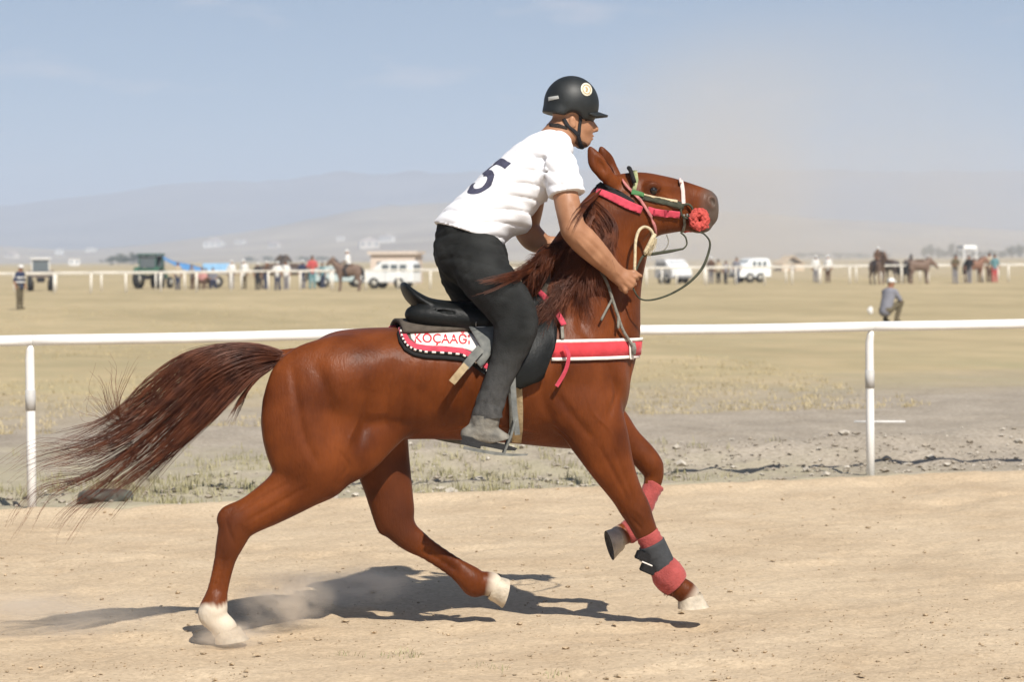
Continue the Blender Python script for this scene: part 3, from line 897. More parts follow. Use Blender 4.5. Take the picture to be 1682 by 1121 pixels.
# hooves
def hoof(c0, c1, w, r0, r1, toe, sole=HOOF, w1=None):
    """coronet centre c0 and sole centre c1 in pixels; toe = forward push of the sole"""
    a, b = P(*c0, w), P(*c1, w if w1 is None else w1)
    ax = (b - a).normalized(); y = Vector((0, 1, 0)); f = y.cross(ax).normalized()
    if f.x < 0 and abs(f.x) > .2: f = -f
    f = f * toe
    n = 22; v, fc = [], []
    rings = 6
    for i in range(rings):
        t = i / (rings - 1)
        r = (r0 + (r1 - r0) * t) / S
        c = a.lerp(b, t)
        for k in range(n):
            th = 2 * pi * k / n
            fr = cos(th)
            rr = r * (1.18 if fr > 0 else .86)
            bulge = 1 + (.05 if i in (1,) else 0)
            v.append(c + f * (fr * rr * bulge) + y * (sin(th) * r * .92 * bulge) + f * (r * .18 * t))
    for i in range(rings - 1):
        for k in range(n):
            k2 = (k + 1) % n
            fc.append((i * n + k, i * n + k2, (i + 1) * n + k2, (i + 1) * n + k))
    fc.append(tuple(range(n))); 
    h = mobj('hoof', v, fc, HOOF, horse, True)
    base = v[-n:]
    cc = sum(base, Vector()) / n
    vs = [cc + (q - cc) * 1.0 for q in base] + [cc + (q - cc) * .8 - ax * .008 for q in base] + [cc - ax * .012]
    fs = [(k, (k + 1) % n, n + (k + 1) % n, n + k) for k in range(n)] + [(n + k, n + (k + 1) % n, 2 * n) for k in range(n)]
    mobj('sole', vs, fs, sole, h, True)
    return h
hoof((369, 1032), (372, 1056), .12, 19, 27, 1)
hoof((806, 962), (832, 968), -.125, 19, 24, -1, SOLE)
hoof((1130, 975), (1131, 1000), .125, 18, 26, 1)
hoof((1020, 881), (999, 889), -.11, 18, 25, 1, SOLE, -.075)
# ================================================================== hair
def strands(name, lines, m, parent, r0=0.0016, r1=0.0005):
    """many three-sided tapering hairs in one mesh"""
    V, Fc = [], []
    base = 0
    for pts in lines:
        pts = np.asarray(pts, float)
        n = len(pts)
        t = np.gradient(pts, axis=0)
        t /= np.linalg.norm(t, axis=1)[:, None] + 1e-9
        ref = np.array([0.13, 1.0, 0.07])
        a = np.cross(t, ref); a /= np.linalg.norm(a, axis=1)[:, None] + 1e-9
        b = np.cross(t, a)
        rr = (r0 + (r1 - r0) * np.linspace(0, 1, n) ** 1.3)[:, None]
        ring = [pts + (a * cos(2 * pi * k / 3) + b * sin(2 * pi * k / 3)) * rr for k in range(3)]
        V.append(np.stack(ring, 1).reshape(-1, 3))
        i = np.arange(n - 1)[:, None] * 3
        k = np.arange(3)[None, :]; k2 = (k + 1) % 3
        Fc.append(np.stack([base + i + k, base + i + k2, base + i + 3 + k2, base + i + 3 + k], -1).reshape(-1, 4))
        base += n * 3
    V = np.concatenate(V); Fc = np.concatenate(Fc)
    me = bpy.data.meshes.new(name)
    me.vertices.add(len(V)); me.vertices.foreach_set('co', V.astype(np.float32).ravel())
    me.loops.add(Fc.size); me.loops.foreach_set('vertex_index', Fc.ravel().astype(np.int32))
    me.polygons.add(len(Fc)); me.polygons.foreach_set('loop_start', np.arange(0, Fc.size, 4, dtype=np.int32))
    me.update(calc_edges=True); me.shade_smooth(); me.materials.append(m)
    o = bpy.data.objects.new(name, me); COL.objects.link(o); o.parent = parent
    return o
def resample(g, n):
    c = catmull(g, 6)
    L = np.concatenate([[0], np.cumsum(np.linalg.norm(np.diff(c, axis=0), axis=1))])
    u = np.linspace(0, L[-1], n)
    return np.stack([np.interp(u, L, c[:, i]) for i in range(3)], 1)
def lock_guides(G, n):
    return [resample([tuple(P(*q)) for q in g], n) for g in G]
def fan(G, count, n=22, clumps=40, spread_w=.03, lo=.55, wave=.006, rng=RNG, endspread=.03, power=1.0):
    """hairs between neighbouring guides, gathered into clumps"""
    G = lock_guides(G, n)
    m = len(G) - 1
    u = np.linspace(0, 1, n)[:, None]
    cs = [(rng.uniform(0, m), rng.normal(0, spread_w), rng.normal(0, 1, 3) * endspread, rng.uniform(lo, 1), rng.uniform(0, 6.3), rng.uniform(1.2, 2.6)) for _ in range(clumps)]
    out = []
    for _ in range(count):
        s, w, e, ln, ph, fq = cs[rng.integers(clumps)]
        s2 = np.clip(s + rng.normal(0, .22), 0, m - 1e-4)
        s1 = np.clip(s + rng.normal(0, .035), 0, m - 1e-4)
        def at(q):
            i = int(q); f = q - i
            return G[i] * (1 - f) + G[i + 1] * f
        c = at(s2) * (1 - u ** .7) + at(s1) * u ** .7
        c = c + np.array([0, 1, 0]) * (w * np.sin(np.pi * np.clip(u, 0, .7)) + rng.normal(0, .012) * (0.4 + u))
        c = c + e * u ** 2 + rng.normal(0, 1, 3) * endspread * .35 * u ** 2
        c[:, 2] += wave * np.sin(u[:, 0] * 6.3 * fq + ph) * u[:, 0]
        c[:, 0] += wave * .6 * np.sin(u[:, 0] * 6.3 * fq * 1.3 + ph * 2) * u[:, 0]
        L = np.clip(ln * rng.uniform(.8, 1.08), .2, 1)
        k = max(5, int(n * L))
        out.append(c[:k])
    return out

tail_main = [
    [(470, 578, 0), (425, 565, 0), (365, 564, 0), (305, 577, 0), (258, 612, 0), (225, 655, 0), (190, 690, .02), (140, 715, .03)],
    [(468, 580, .02), (420, 567, .02), (350, 574, .02), (290, 615, .02), (235, 668, .02), (165, 715, .02), (95, 735, .02), (15, 752, .02)],
    [(466, 584, .03), (410, 580, .04), (345, 604, .04), (280, 662, .04), (205, 718, .04), (120, 752, .04), (55, 778, .03), (15, 830, .03)],
    [(465, 588, .03), (405, 592, .04), (345, 630, .04), (285, 690, .04), (225, 748, .03), (160, 800, .03), (100, 845, .03), (70, 900, .03)],
    [(464, 592, .02), (410, 606, .03), (365, 648, .03), (320, 697, .03), (268, 745, .02), (205, 792, .02), (140, 835, .02), (100, 890, .02)],
    [(463, 598, .01), (420, 622, .01), (388, 652, .01), (350, 690, .01), (315, 722, .01), (270, 765, .01), (235, 800, .01)]]
T = fan(tail_main, 1900, 26, 90, .035, .42, .008, endspread=.03)
short = [[(463, 595, 0), (440, 612, 0), (415, 634, 0), (402, 660, 0), (390, 695, 0)],
         [(463, 590, .02), (430, 610, .02), (400, 640, .02), (375, 668, .02), (345, 700, .02)]]
T += fan(short, 170, 16, 9, .02, .7, .004, endspread=.012)
dense = [[(470, 580, 0), (425, 567, 0), (365, 567, 0), (305, 582, 0), (262, 616, 0), (235, 650, 0)],
         [(466, 586, .03), (415, 582, .03), (355, 600, .03), (300, 642, .03), (260, 680, .03)],
         [(464, 594, .02), (415, 612, .02), (370, 645, .02), (325, 688, .02), (290, 720, .02)]]
T += fan(dense, 1150, 18, 70, .04, .75, .002, endspread=.015)
wisps = [[(258, 640, 0), (215, 672, .02), (190, 680, .03), (175, 650, .04), (160, 630, .04), (120, 640, .05)],
         [(255, 655, 0), (200, 690, 0), (180, 660, .02), (188, 620, .03), (200, 580, .05)],
         [(250, 660, 0), (200, 700, 0), (160, 700, .02), (115, 690, .03), (105, 655, .03)]]
T += fan(wisps, 60, 26, 22, .03, .6, .012, endspread=.07)
wild = [[(230, 690, 0), (160, 715, .02), (90, 716, .03), (40, 735, .03), (20, 760, .03)],
        [(215, 740, 0), (140, 780, .02), (60, 790, .03), (25, 830, .03), (10, 880, .03)],
        [(240, 730, 0), (180, 790, .02), (110, 850, .03), (75, 890, .03), (65, 920, .03)]]
T += fan(wild, 90, 26, 20, .03, .6, .012, endspread=.05)
strands('tail', T, HAIR, horse, .0013, .0004)

# mane: rooted along the crest, blown back over the near side
M_ = []
roots = [(992, 303), (975, 322), (958, 345), (940, 368), (922, 392), (905, 418), (890, 445), (876, 472), (866, 492)]
def over_neck(path, off0=.012, off1=.035):
    """a guide laid on the neck: pixels -> pixel and depth of the coat's surface plus a lift"""
    out = []
    for i, (x, y) in enumerate(path):
        h = surf(x, y, 0)[0]
        out.append((x, y, -h.y + off0 + (off1 - off0) * i / (len(path) - 1)))
    return out
mane_a = [over_neck([(x, y), (x + 4, y + 22), (x - 8, y + 52), (x - 4, y + 84), (x - 26, y + 112), (x - 40, y + 140)]) for x, y in [(972, 330), (955, 355), (938, 380), (922, 405), (908, 430)]]
M_ += fan(mane_a, 2900, 22, 150, .012, .55, .014, endspread=.045)
mane_b = [over_neck([(x, y), (x - 4, y + 14), (x - 18, y + 34), (x - 40, y + 48)], .012, .05) + [(x - 66, y + 66, .20), (x - 80, y + 92, .20)] for x, y in [(958, 352), (940, 376), (924, 402), (908, 428), (896, 450)]]
M_ += fan(mane_b, 2600, 22, 150, .012, .6, .015, endspread=.05)
mane_e = [over_neck([(x, y), (x + 18, y + 18), (x + 34, y + 48), (x + 26, y + 84), (x + 30, y + 116)]) for x, y in [(975, 325), (962, 345), (948, 365), (934, 388), (920, 412)]]
M_ += fan(mane_e, 2600, 20, 150, .01, .5, .013, endspread=.04)
mane_c = [[(930, 385, .02), (900, 412, .06), (872, 432, .08), (852, 436, .10), (838, 442, .12)],
          [(915, 405, .02), (885, 430, .12), (862, 444, .24), (846, 453, .36), (812, 464, .41), (776, 471, .41)],
          [(905, 420, .02), (880, 440, .14), (862, 452, .26), (845, 460, .37), (818, 468, .41)]]
M_ += fan(mane_c, 330, 18, 14, .01, .7, .006, endspread=.02)
mane_d = [[(990, 308, .03), (975, 322, .14), (955, 338, .33), (940, 356, .36), (930, 380, .37)],
          [(985, 318, .03), (972, 332, .14), (955, 345, .33), (944, 358, .36), (934, 372, .37)]]
M_ += fan(mane_d, 200, 16, 6, .008, .8, .003, endspread=.012)
strands('mane', M_, HAIR, horse, .0014, .0005)
fl = [[(1004, 298, .0), (996, 282, .02), (984, 262, .03), (970, 244, .03)], [(1012, 292, .02), (1003, 275, .04), (992, 262, .05), (976, 252, .06)]]
strands('forelock', fan(fl, 110, 12, 8, .01, .6, .003, endspread=.012), HAIR, horse, .002, .0008)
strands('fetlock_tuft', fan([[(1095, 958, .125), (1092, 968, .125), (1088, 978, .125)], [(1104, 966, .125), (1100, 973, .125), (1097, 984, .125)]], 60, 8, 6, .008, .7, .001, endspread=.008), HAIR, horse, .0016, .0008)
# ================================================================== the rider
SKIN = mat('sunburnt_skin', (0.30, 0.140, 0.072), 0.48, 0.35, col2=(.42, .215, .120), vscale=11, bump=.08, bscale=180)
SHIRT = mat('white_cotton', (0.80, 0.80, 0.82), 0.85, 0.15, bump=.12, bscale=220, sheen=.1)
JEANS = mat('faded_black_denim', (0.013, 0.0135, 0.013), 0.85, 0.12, col2=(0.030, 0.031, 0.030), vscale=9, bump=.3, bscale=160)
SHOE = mat('dusty_grey_leather', (0.10, 0.094, 0.082), 0.75, 0.25, col2=(0.24, 0.222, 0.185), vscale=22, bump=.25, bscale=70)
RUBBER = mat('black_rubber', (0.02, 0.02, 0.02), 0.7, 0.3, var=.3, bump=.2)
HELMET = mat('matt_black_shell', (0.014, 0.016, 0.016), 0.5, 0.4, var=.25, vscale=20, bump=.05, bscale=200)
INK = mat('dark_slate_print', (0.065, 0.065, 0.10), 0.8, 0.2, var=.2, vscale=40)
BADGE = mat('cream_badge', (0.72, 0.66, 0.52), 0.6, 0.3)
DARKHAIR = mat('black_hair', (0.018, 0.013, 0.010), 0.6, 0.4, var=.3, vscale=60, bump=.5, bscale=160)

rider = horse_root('person', 'rider in white numbered shirt, black trousers and black helmet crouching over the saddle', 'person')

lo = P(700, 770, .4); hi = P(1075, 115, .4)
B = Field((lo.x - .1, -.50, lo.z - .02), (hi.x + .05, .50, hi.z + .05), 0.0065)
# torso and hips under the clothes
B.chain([row(772, 400, 0, 34, 1.2), row(795, 356, 0, 34, 1.2), row(835, 318, 0, 34, 1.3), row(874, 280, 0, 32, 1.5), row(896, 258, 0, 25, 1.7), row(906, 242, 0, 21, 1.2)], k=.04)
# neck and head
B.chain([row(902, 244, 0, 27, 1), row(917, 226, 0, 23, 1), row(930, 208, 0, 23, 1)], k=.03)
B.ell(P(938, 176, 0), (.096, .075, .098), k=.02)
B.ell(P(955, 205, 0), (.058, .058, .088), k=.03, ry=-.08)                       # face
B.ell(P(956, 232, 0), (.042, .040, .032), k=.025, ry=.1)                        # chin
B.ell(P(944, 222, 0), (.050, .054, .040), k=.025, ry=.35)                       # jaw
B.ell(P(968, 192, 0), (.018, .050, .012), k=.015)                               # brow
B.chain([row(970, 198, 0, 3, 1), row(975, 206, 0, 3.5, 1.2), row(979, 213, 0, 4.2, 1.5)], k=.008)   # nose
for sw in (1, -1):
    B.ell(P(975, 215, sw * .012), (.010, .008, .008), k=.006)
    B.ell(P(969, 200, sw * .028), (.012, .016, .009), k=.008, op='cut')         # eye sockets
    B.ell(P(968, 200, sw * .030), (.011, .013, .010), k=.003)                   # eyeballs under lids
    B.ell(P(962, 212, sw * .040), (.020, .014, .018), k=.015)                   # cheekbones
    c = P(941, 200, sw * .074)
    B.ell(c, (.017, .010, .030), k=.006, ry=-.15)                               # ears
    B.ell((c.x + .004, c.y - sw * .010, c.z), (.008, .006, .017), k=.004, op='cut')
B.ell(P(972, 223.5, 0), (.011, .024, .006), k=.006)                             # lips
B.ell(P(971, 228.5, 0), (.011, .022, .006), k=.006)
B.ell(P(976, 226, 0), (.012, .022, .0025), k=.003, op='cut')
# near arm
B.chain([row(910, 264, .15, 19, 1), row(924, 300, .235, 18.5, 1), row(933, 340, .29, 19, 1), row(941, 378, .31, 18, .95)], k=.02)
B.chain([row(941, 378, .31, 19, .95), row(960, 397, .295, 21, .95), row(985, 422, .26, 17.5, .9), row(1006, 443, .225, 13, .9), row(1014, 451, .21, 12.5, .85)], k=.015)
# far arm
B.chain([row(886, 268, -.15, 19, 1), row(878, 305, -.24, 18.5, 1), row(872, 342, -.29, 19, 1), row(864, 378, -.31, 18, .95)], k=.02)
B.chain([row(864, 378, -.31, 19, .95), row(876, 392, -.28, 20, .95), row(892, 401, -.22, 15, .9), row(905, 402, -.17, 12, .85)], k=.015)
# near hand, a fist on the reins
def fist(B, wr, kn, w, sgn, flip=1):
    """wr: wrist pixel; kn: four knuckle pixels, index first; w: outer side; sgn: side of the body"""
    wp = [P(x, y, w + .014 * sgn) for x, y in kn]
    wc = P(wr[0], wr[1], w)
    cen = (wp[1] + wp[2]) / 2
    B.chain([[wc.x, wc.y, wc.z, .033, .75], [*(wc.lerp(cen, .5)), .038, .62], [*(wc.lerp(cen, .80)), .030, .52]], k=.012)
    fwd = (cen - wc).normalized()
    inn = Vector((0, sgn, 0))
    for i, kp in enumerate(wp):
        L = (.040, .044, .041, .033)[i]
        B.cone(wc.lerp(kp, .45), kp, .011, .0105, k=.008)
        p1 = kp + fwd * (L * .42) + inn * (L * .62)
        p2 = p1 + inn * (L * .45) - fwd * (L * .55)
        p3 = p2 - fwd * (L * .45) - inn * (L * .15)
        B.cone(kp, p1, .0105, .0098, k=.004); B.cone(p1, p2, .0098, .0090, k=.004); B.cone(p2, p3, .0090, .0080, k=.004)
    up = (wp[0] - wp[3]).normalized()
    t0 = wc.lerp(wp[0], .35) + up * .012; t1 = wc.lerp(wp[0], .75) + up * .026 + inn * .006; t2 = wp[0] + up * .020 + fwd * .020 + inn * .012
    B.cone(t0, t1, .014, .0115, k=.008); B.cone(t1, t2, .0112, .0085, k=.005)
fist(B, (1014, 451), [(1044, 455), (1040, 463), (1033.5, 470.5), (1026, 477)], .215, 1)
fist(B, (905, 402), [(926, 397), (926, 404), (924, 411), (921, 418)], -.16, -1)
# legs inside the trousers
near_leg = [(776, 408, .09, 32), (800, 455, .20, 30), (829, 492, .28, 25), (848, 526, .32, 20), (844, 556, .335, 18), (829, 602, .345, 14), (812, 645, .35, 13), (800, 690, .35, 13)]
def both(f):
    for q in (1, -1): f(q)
def leg(q):
    pts = []
    for x, y, w, r in near_leg:
        p = P(x, y, w); pts.append([p.x, p.y * q, p.z, r / S, 1.0])
    B.chain(pts, k=.02)
both(leg)
rbody = B.build('body', SKIN, rider)
sculpt(rbody, [([(955, 385), (980, 408), (1004, 436)], -.004, .010, 0), ([(948, 395), (970, 420), (998, 446)], .004, .008, 0), ([(938, 335), (942, 360)], -.004, .012, 0),
               ([(1036, 453), (1046, 461)], -.004, .005, 0), ([(1029, 459), (1041, 469)], -.004, .005, 0), ([(1023, 466), (1034, 476)], -.004, .005, 0), ([(1012, 446), (1028, 462)], .003, .006, 0)])
RB = bvh(rbody)

# trousers
Fp = Field((lo.x - .1, -.50, P(0, 705, .35).z), (P(900, 500, .3).x + .04, .50, P(760, 345, 0).z), 0.0075)
Fp.chain([row(760, 372, 0, 38, 1.45), row(766, 392, 0, 46, 1.30), row(770, 412, 0, 51, 1.22), row(786, 430, 0, 48, 1.1)], k=.03)
Fp.ell(P(755, 419, .07), (.105, .10, .115), k=.05); Fp.ell(P(750, 419, -.07), (.095, .10, .115), k=.05)
pant = [(775, 408, .09, 46), (797, 453, .20, 42), (828, 491, .28, 37.5), (848, 526, .32, 33), (843, 556, .335, 29), (828, 602, .345, 21.5), (811, 645, .35, 19.5), (801, 680, .35, 20.5), (798, 700, .35, 22)]
def pleg(q):
    pts = []
    for x, y, w, r in pant:
        p = P(x, y, w); pts.append([p.x, p.y * q, p.z, r / S, .95])
    Fp.chain(pts, k=.025)
both(pleg)
Fp.plane(P(728, 362, 0), P(0, 0, 0) * 0 + Vector((-.36, 0, .93)))
Fp.noise(.0018, 16, 3, (1, 1, 1.6)); Fp.folds(.0048, [((.35, .2, 1.0), 100, 4), ((-.5, .2, .9), 115, 5), ((.15, .2, 1.0), 140, 6)], 6)
hem = P(800, 690, .35)
Fp.plane(hem, Vector((0, 0, -1)))
# drawn folds at the knee, hip and above the shoe
for a, b in [((850, 500), (820, 520)), ((868, 515), (828, 532)), ((805, 490), (775, 480)), ((822, 640), (790, 655)), ((828, 655), (784, 668)), ((824, 672), (790, 682)), ((760, 470), (790, 450)), ((745, 440), (800, 425)), ((835, 470), (800, 470))]:
    w = .36 if a[1] > 600 else .345
    if a[1] < 480: w = .28
    p0, p1 = P(*a, w + .03), P(*b, w + .03)
    Fp.cone(p0, p1, .010, .005, k=.022, op='cut') if False else None
trousers = Fp.build('trousers', JEANS, rider)
_n = len(trousers.data.vertices); _v = np.empty(_n * 3, np.float32); trousers.data.vertices.foreach_get('co', _v); _v = _v.reshape(-1, 3)
_k = P(840, 565, .3).z; _b = P(800, 690, .3).z
paint(trousers, 'dust', np.clip((_k - _v[:, 2]) / (_k - _b), 0, 1) ** .8)
_nt = JEANS.node_tree; _p = _nt.nodes['Principled BSDF']; _src = _p.inputs['Base Color'].links[0].from_socket
_at = _nt.nodes.new('ShaderNodeAttribute'); _at.attribute_name = 'dust'
_no = _nt.nodes.new('ShaderNodeTexNoise'); _no.inputs['Scale'].default_value = 26; _no.inputs['Detail'].default_value = 6
_mu = _nt.nodes.new('ShaderNodeMath'); _mu.operation = 'MULTIPLY'; _nt.links.new(_at.outputs['Fac'], _mu.inputs[0]); _nt.links.new(_no.outputs['Fac'], _mu.inputs[1])
_mx = _nt.nodes.new('ShaderNodeMix'); _mx.data_type = 'RGBA'; _mx.inputs[7].default_value = (.12, .115, .11, 1)
_nt.links.new(_mu.outputs[0], _mx.inputs[0]); _nt.links.new(_src, _mx.inputs[6]); _nt.links.new(_mx.outputs[2], _p.inputs['Base Color'])

# shirt
def hem_cut(F, a, b, R):
    """a clean sleeve end: everything past a, within R of the arm, is cut off square"""
    ax = (b - a).normalized()
    q = F.sub([min(a[i], b[i]) - R for i in range(3)], [max(a[i], b[i]) + R for i in range(3)])
    sl, X, Y, Z = q
    t = (X - a.x) * ax.x + (Y - a.y) * ax.y + (Z - a.z) * ax.z
    d2 = np.sqrt(np.maximum((X - a.x) ** 2 + (Y - a.y) ** 2 + (Z - a.z) ** 2 - t * t, 0))
    d = np.maximum(-t, d2 - R).astype(np.float32)
    F.D[sl] = np.maximum(F.D[sl], -d)
Ft = Field((P(700, 400, 0).x - .05, -.45, P(0, 430, .2).z), (P(985, 300, .2).x, .45, P(0, 195, 0).z), 0.0065)
Ft.chain([row(752, 400, 0, 50, 1.28), row(772, 380, 0, 49.5, 1.26), row(795, 357, 0, 48, 1.25), row(833, 319, 0, 48, 1.32), row(872, 281, 0, 45, 1.52), row(896, 258, 0, 37, 1.78), row(910, 238, 0, 25, 1.35)], k=.04)
for q in (1, -1):
    pts = [row(908, 260, .15, 30, 1), row(917, 278, .20, 28, 1), row(925, 298, .235, 26, 1), row(932, 322, .27, 25, 1), row(934, 330, .28, 25, 1)] if q == 1 else \
          [row(884, 262, -.15, 30, 1), row(879, 282, -.20, 28, 1), row(877, 302, -.235, 26, 1), row(873, 330, -.27, 25, 1)]
    Ft.chain(pts, k=.03)
Ft.ell(P(838, 352, .02), (.12, .14, .055), k=.05, ry=.75)                        # shirt bellying forward
Ft.noise(.0028, 15, 5, (1.5, .8, 1.5)); Ft.folds(.0075, [((.10, .20, 1.0), 105, 1), ((-.35, .1, .9), 85, 2), ((.75, .3, .45), 95, 3)], 5)
hem_cut(Ft, P(932, 320, .265), P(941, 375, .31), .13)
hem_cut(Ft, P(874, 326, -.27), P(866, 376, -.31), .13)
Ft.plane(P(775, 389, 0), Vector((-.36, 0, -.93)))
Ft.ell(P(917, 232, 0), (.088, .078, .05), k=.01, op='cut', ry=.6)               # neck opening
for a, b, r in [((905, 270, .235), (890, 320, .24), .012), ((893, 262, .225), (880, 300, .24), .010), ((862, 330, .235), (815, 335, .24), .008), ((858, 345, .225), (800, 352, .235), .008),
                ((850, 362, .21), (795, 366, .225), .008), ((845, 315, .25), (810, 318, .25), .007), ((838, 378, .20), (780, 372, .225), .008), ((870, 300, .255), (850, 322, .25), .008)]:
    Ft.cone(P(*a), P(*b), r, r * .5, k=.022, op='cut')
shirt = Ft.build('shirt', SHIRT, rider)
SB = bvh(shirt)

# helmet
Fh = Field(P(880, 215, .13) - Vector((0.02, 0, 0)), P(1010, 115, -.13), 0.005)
Fh.ell(P(938.5, 171, 0), (.134, .108, .136), k=.01)
Fh.ell(P(916, 186, 0), (.072, .094, .058), k=.02)
Fh.plane(P(893, 205, 0).lerp(P(985, 183, 0), .5), Vector((-.20, 0, -1)))
Fh.ell(P(944, 200, .12), (.055, .10, .055), k=.01, op='cut'); Fh.ell(P(944, 200, -.12), (.055, .10, .055), k=.01, op='cut')
helmet = Fh.build('helmet', HELMET, rider)
# peak
v, f = [], []
n, m = 9, 13
for i in range(n):
    for j in range(m):
        t = i / (n - 1); s = (j / (m - 1) - .5) * 2
        p = P(977 + 21 * t * (1 - .55 * s * s) - 17 * s * s, 184 + 7 * t - 1.5 * s * s + 2.5 * s * s * (1 - t), 0)
        v.append((p.x, s * .092 * (1 - .12 * t * s * s), p.z - .012 * s * s))
for i in range(n - 1):
    for j in range(m - 1):
        f.append((i * m + j, i * m + j + 1, (i + 1) * m + j + 1, (i + 1) * m + j))
o = mobj('peak', v, f, HELMET, helmet, True)
sm = o.modifiers.new('thick', 'SOLIDIFY'); sm.thickness = .010; sm.offset = 0
HLB = bvh(helmet)

def cast_sheet(poly, tree, off, thick, name, m, parent, step=5.0, mirror=False, smooth=True, holes=(), shift_w=None):
    """a thin solid cut to an outline in pixels and laid on a body's near side"""
    from mathutils.geometry import delaunay_2d_cdt
    vs, es = [], []
    for lp in [poly] + list(holes):
        b0 = len(vs); k = 0
        dense = []
        for i in range(len(lp)):
            a, b = Vector(lp[i]), Vector(lp[(i + 1) % len(lp)])
            q = max(1, int((b - a).length / step))
            dense += [a.lerp(b, t / q) for t in range(q)]
        vs += dense
        es += [(b0 + i, b0 + (i + 1) % len(dense)) for i in range(len(dense))]
    def inside(p, lp):
        c = False
        for i in range(len(lp)):
            (x1, y1), (x2, y2) = lp[i - 1], lp[i]
            if (y1 > p[1]) != (y2 > p[1]) and p[0] < (x2 - x1) * (p[1] - y1) / (y2 - y1) + x1: c = not c
        return c
    xs = [q[0] for q in poly]; ys = [q[1] for q in poly]
    y = min(ys) + step / 2
    while y < max(ys):
        x = min(xs) + step / 2
        while x < max(xs):
            if inside((x, y), poly) and not any(inside((x, y), h) for h in holes):
                if min((Vector((x, y)) - e).length for e in vs[:400]) > step * .45:
                    vs.append(Vector((x, y)))
            x += step
        y += step
    r = delaunay_2d_cdt(vs, es, [], 0, 1e-5)
    pv = r[0]
    faces = []
    for t in r[2]:
        c = sum((pv[i] for i in t), Vector((0, 0))) / len(t)
        if inside(c, poly) and not any(inside(c, h) for h in holes): faces.append(tuple(t))
    top, bot = [], []
    for q in pv:
        d = (HINV.to_3x3() @ ray(q.x, q.y)).normalized()
        h = tree.ray_cast(CAML, d)
        if h[0] is None:
            pn = P(q.x, q.y, 0.0); hh = tree.find_nearest(pn); pos, nr = hh[0], hh[1]
        else: pos, nr = h[0], h[1]
        top.append(pos + nr * (off + thick)); bot.append(pos + nr * off)
    N = len(top)
    V = top + bot
    FF = [t for t in faces] + [tuple(N + i for i in reversed(t)) for t in faces]
    cnt = {}
    for t in faces:
        for i in range(len(t)):
            e = (t[i], t[(i + 1) % len(t)]); cnt[e] = 1
    for (a, b) in list(cnt):
        if (b, a) not in cnt: FF.append((b, a, N + a, N + b))
    o = mobj(name, V, FF, m, parent, False)
    bm = bmesh.new(); bm.from_mesh(o.data); bmesh.ops.recalc_face_normals(bm, faces=bm.faces); bm.to_mesh(o.data); bm.free()
    if smooth:
        o.data.shade_smooth()
    if mirror:
        o2 = mobj(name, [(q.x, -q.y, q.z) for q in V], [tuple(reversed(t)) for t in FF], m, parent, smooth)
        bm = bmesh.new(); bm.from_mesh(o2.data); bmesh.ops.recalc_face_normals(bm, faces=bm.faces); bm.to_mesh(o2.data); bm.free()
    return o
def circle(cx, cy, r, n=20, ry=None, tilt=0.0):
    ry = ry or r
    return [(cx + r * cos(t) * cos(tilt) - ry * sin(t) * sin(tilt), cy + r * cos(t) * sin(tilt) + ry * sin(t) * cos(tilt)) for t in (2 * pi * k / n for k in range(n))]
def stripe(path, wd):
    """outline of a band of a given width about a path"""
    p = [Vector(q) for q in path]
    L, R = [], []
    for i, q in enumerate(p):
        t = (p[min(i + 1, len(p) - 1)] - p[max(i - 1, 0)]).normalized()
        nrm = Vector((-t.y, t.x)); w = wd[i] if hasattr(wd, '__len__') else wd
        L.append(q + nrm * w / 2); R.append(q - nrm * w / 2)
    return [tuple(q) for q in L] + [tuple(q) for q in reversed(R)]
badge = cast_sheet(circle(963, 147, 9, 18, 11, -.35), HLB, .0005, .002, 'badge', BADGE, helmet, 3)
GOLD = mat('ochre_print', (0.42, 0.30, 0.16), .6, .3)
cast_sheet(circle(963, 147, 6.6, 18, 8.3, -.35), HLB, .0028, .0004, 'badge_ring', GOLD, helmet, 2.5, holes=[circle(963, 147, 5.2, 18, 6.6, -.35)])
cast_sheet([(960.5, 143.5), (963.5, 142.5), (965.6, 147), (964.2, 151.5), (961.2, 150.5), (962.2, 147)], HLB, .0028, .0004, 'badge_emblem', GOLD, helmet, 2)
PALEG = mat('pale_grey_print', (0.36, 0.36, 0.34), .6, .3)
cast_sheet([(900.5, 159.5), (917, 157), (918.5, 162), (901, 166)], HLB, .0006, .0015, 'name_plate', PALEG, helmet, 3)
# straps of the helmet
STRAP = mat('black_webbing', (0.02, 0.02, 0.022), .8, .2, bump=.2)
cast_sheet(stripe([(926, 196), (932, 206), (941, 214), (949, 222), (953, 236), (957, 243)], 6), RB, .003, .004, 'chin_strap', STRAP, helmet, 3, mirror=True)
cast_sheet(stripe([(953, 186), (953, 198), (951, 210), (950, 222)], 5), RB, .003, .004, 'side_strap', STRAP, helmet, 3, mirror=True)
cast_sheet([(902, 203), (917, 203), (930, 208), (932, 213), (918, 210), (903, 208)], RB, .0008, .0018, 'hair', DARKHAIR, rider, 3, mirror=True)
BEARD = mat('brown_stubble', (.075, .042, .026), .8, .2, col2=(.17, .085, .05), vscale=70)
cast_sheet([(947, 227), (956, 231), (964, 235), (966, 240), (960, 245), (951, 242), (944, 235)], RB, .0006, .0012, 'beard', BEARD, rider, 3, mirror=True)
cast_sheet([(961, 196.5), (970, 197), (970, 198.6), (961, 198.6)], RB, .001, .002, 'eyebrow', DARKHAIR, rider, 2, mirror=True)

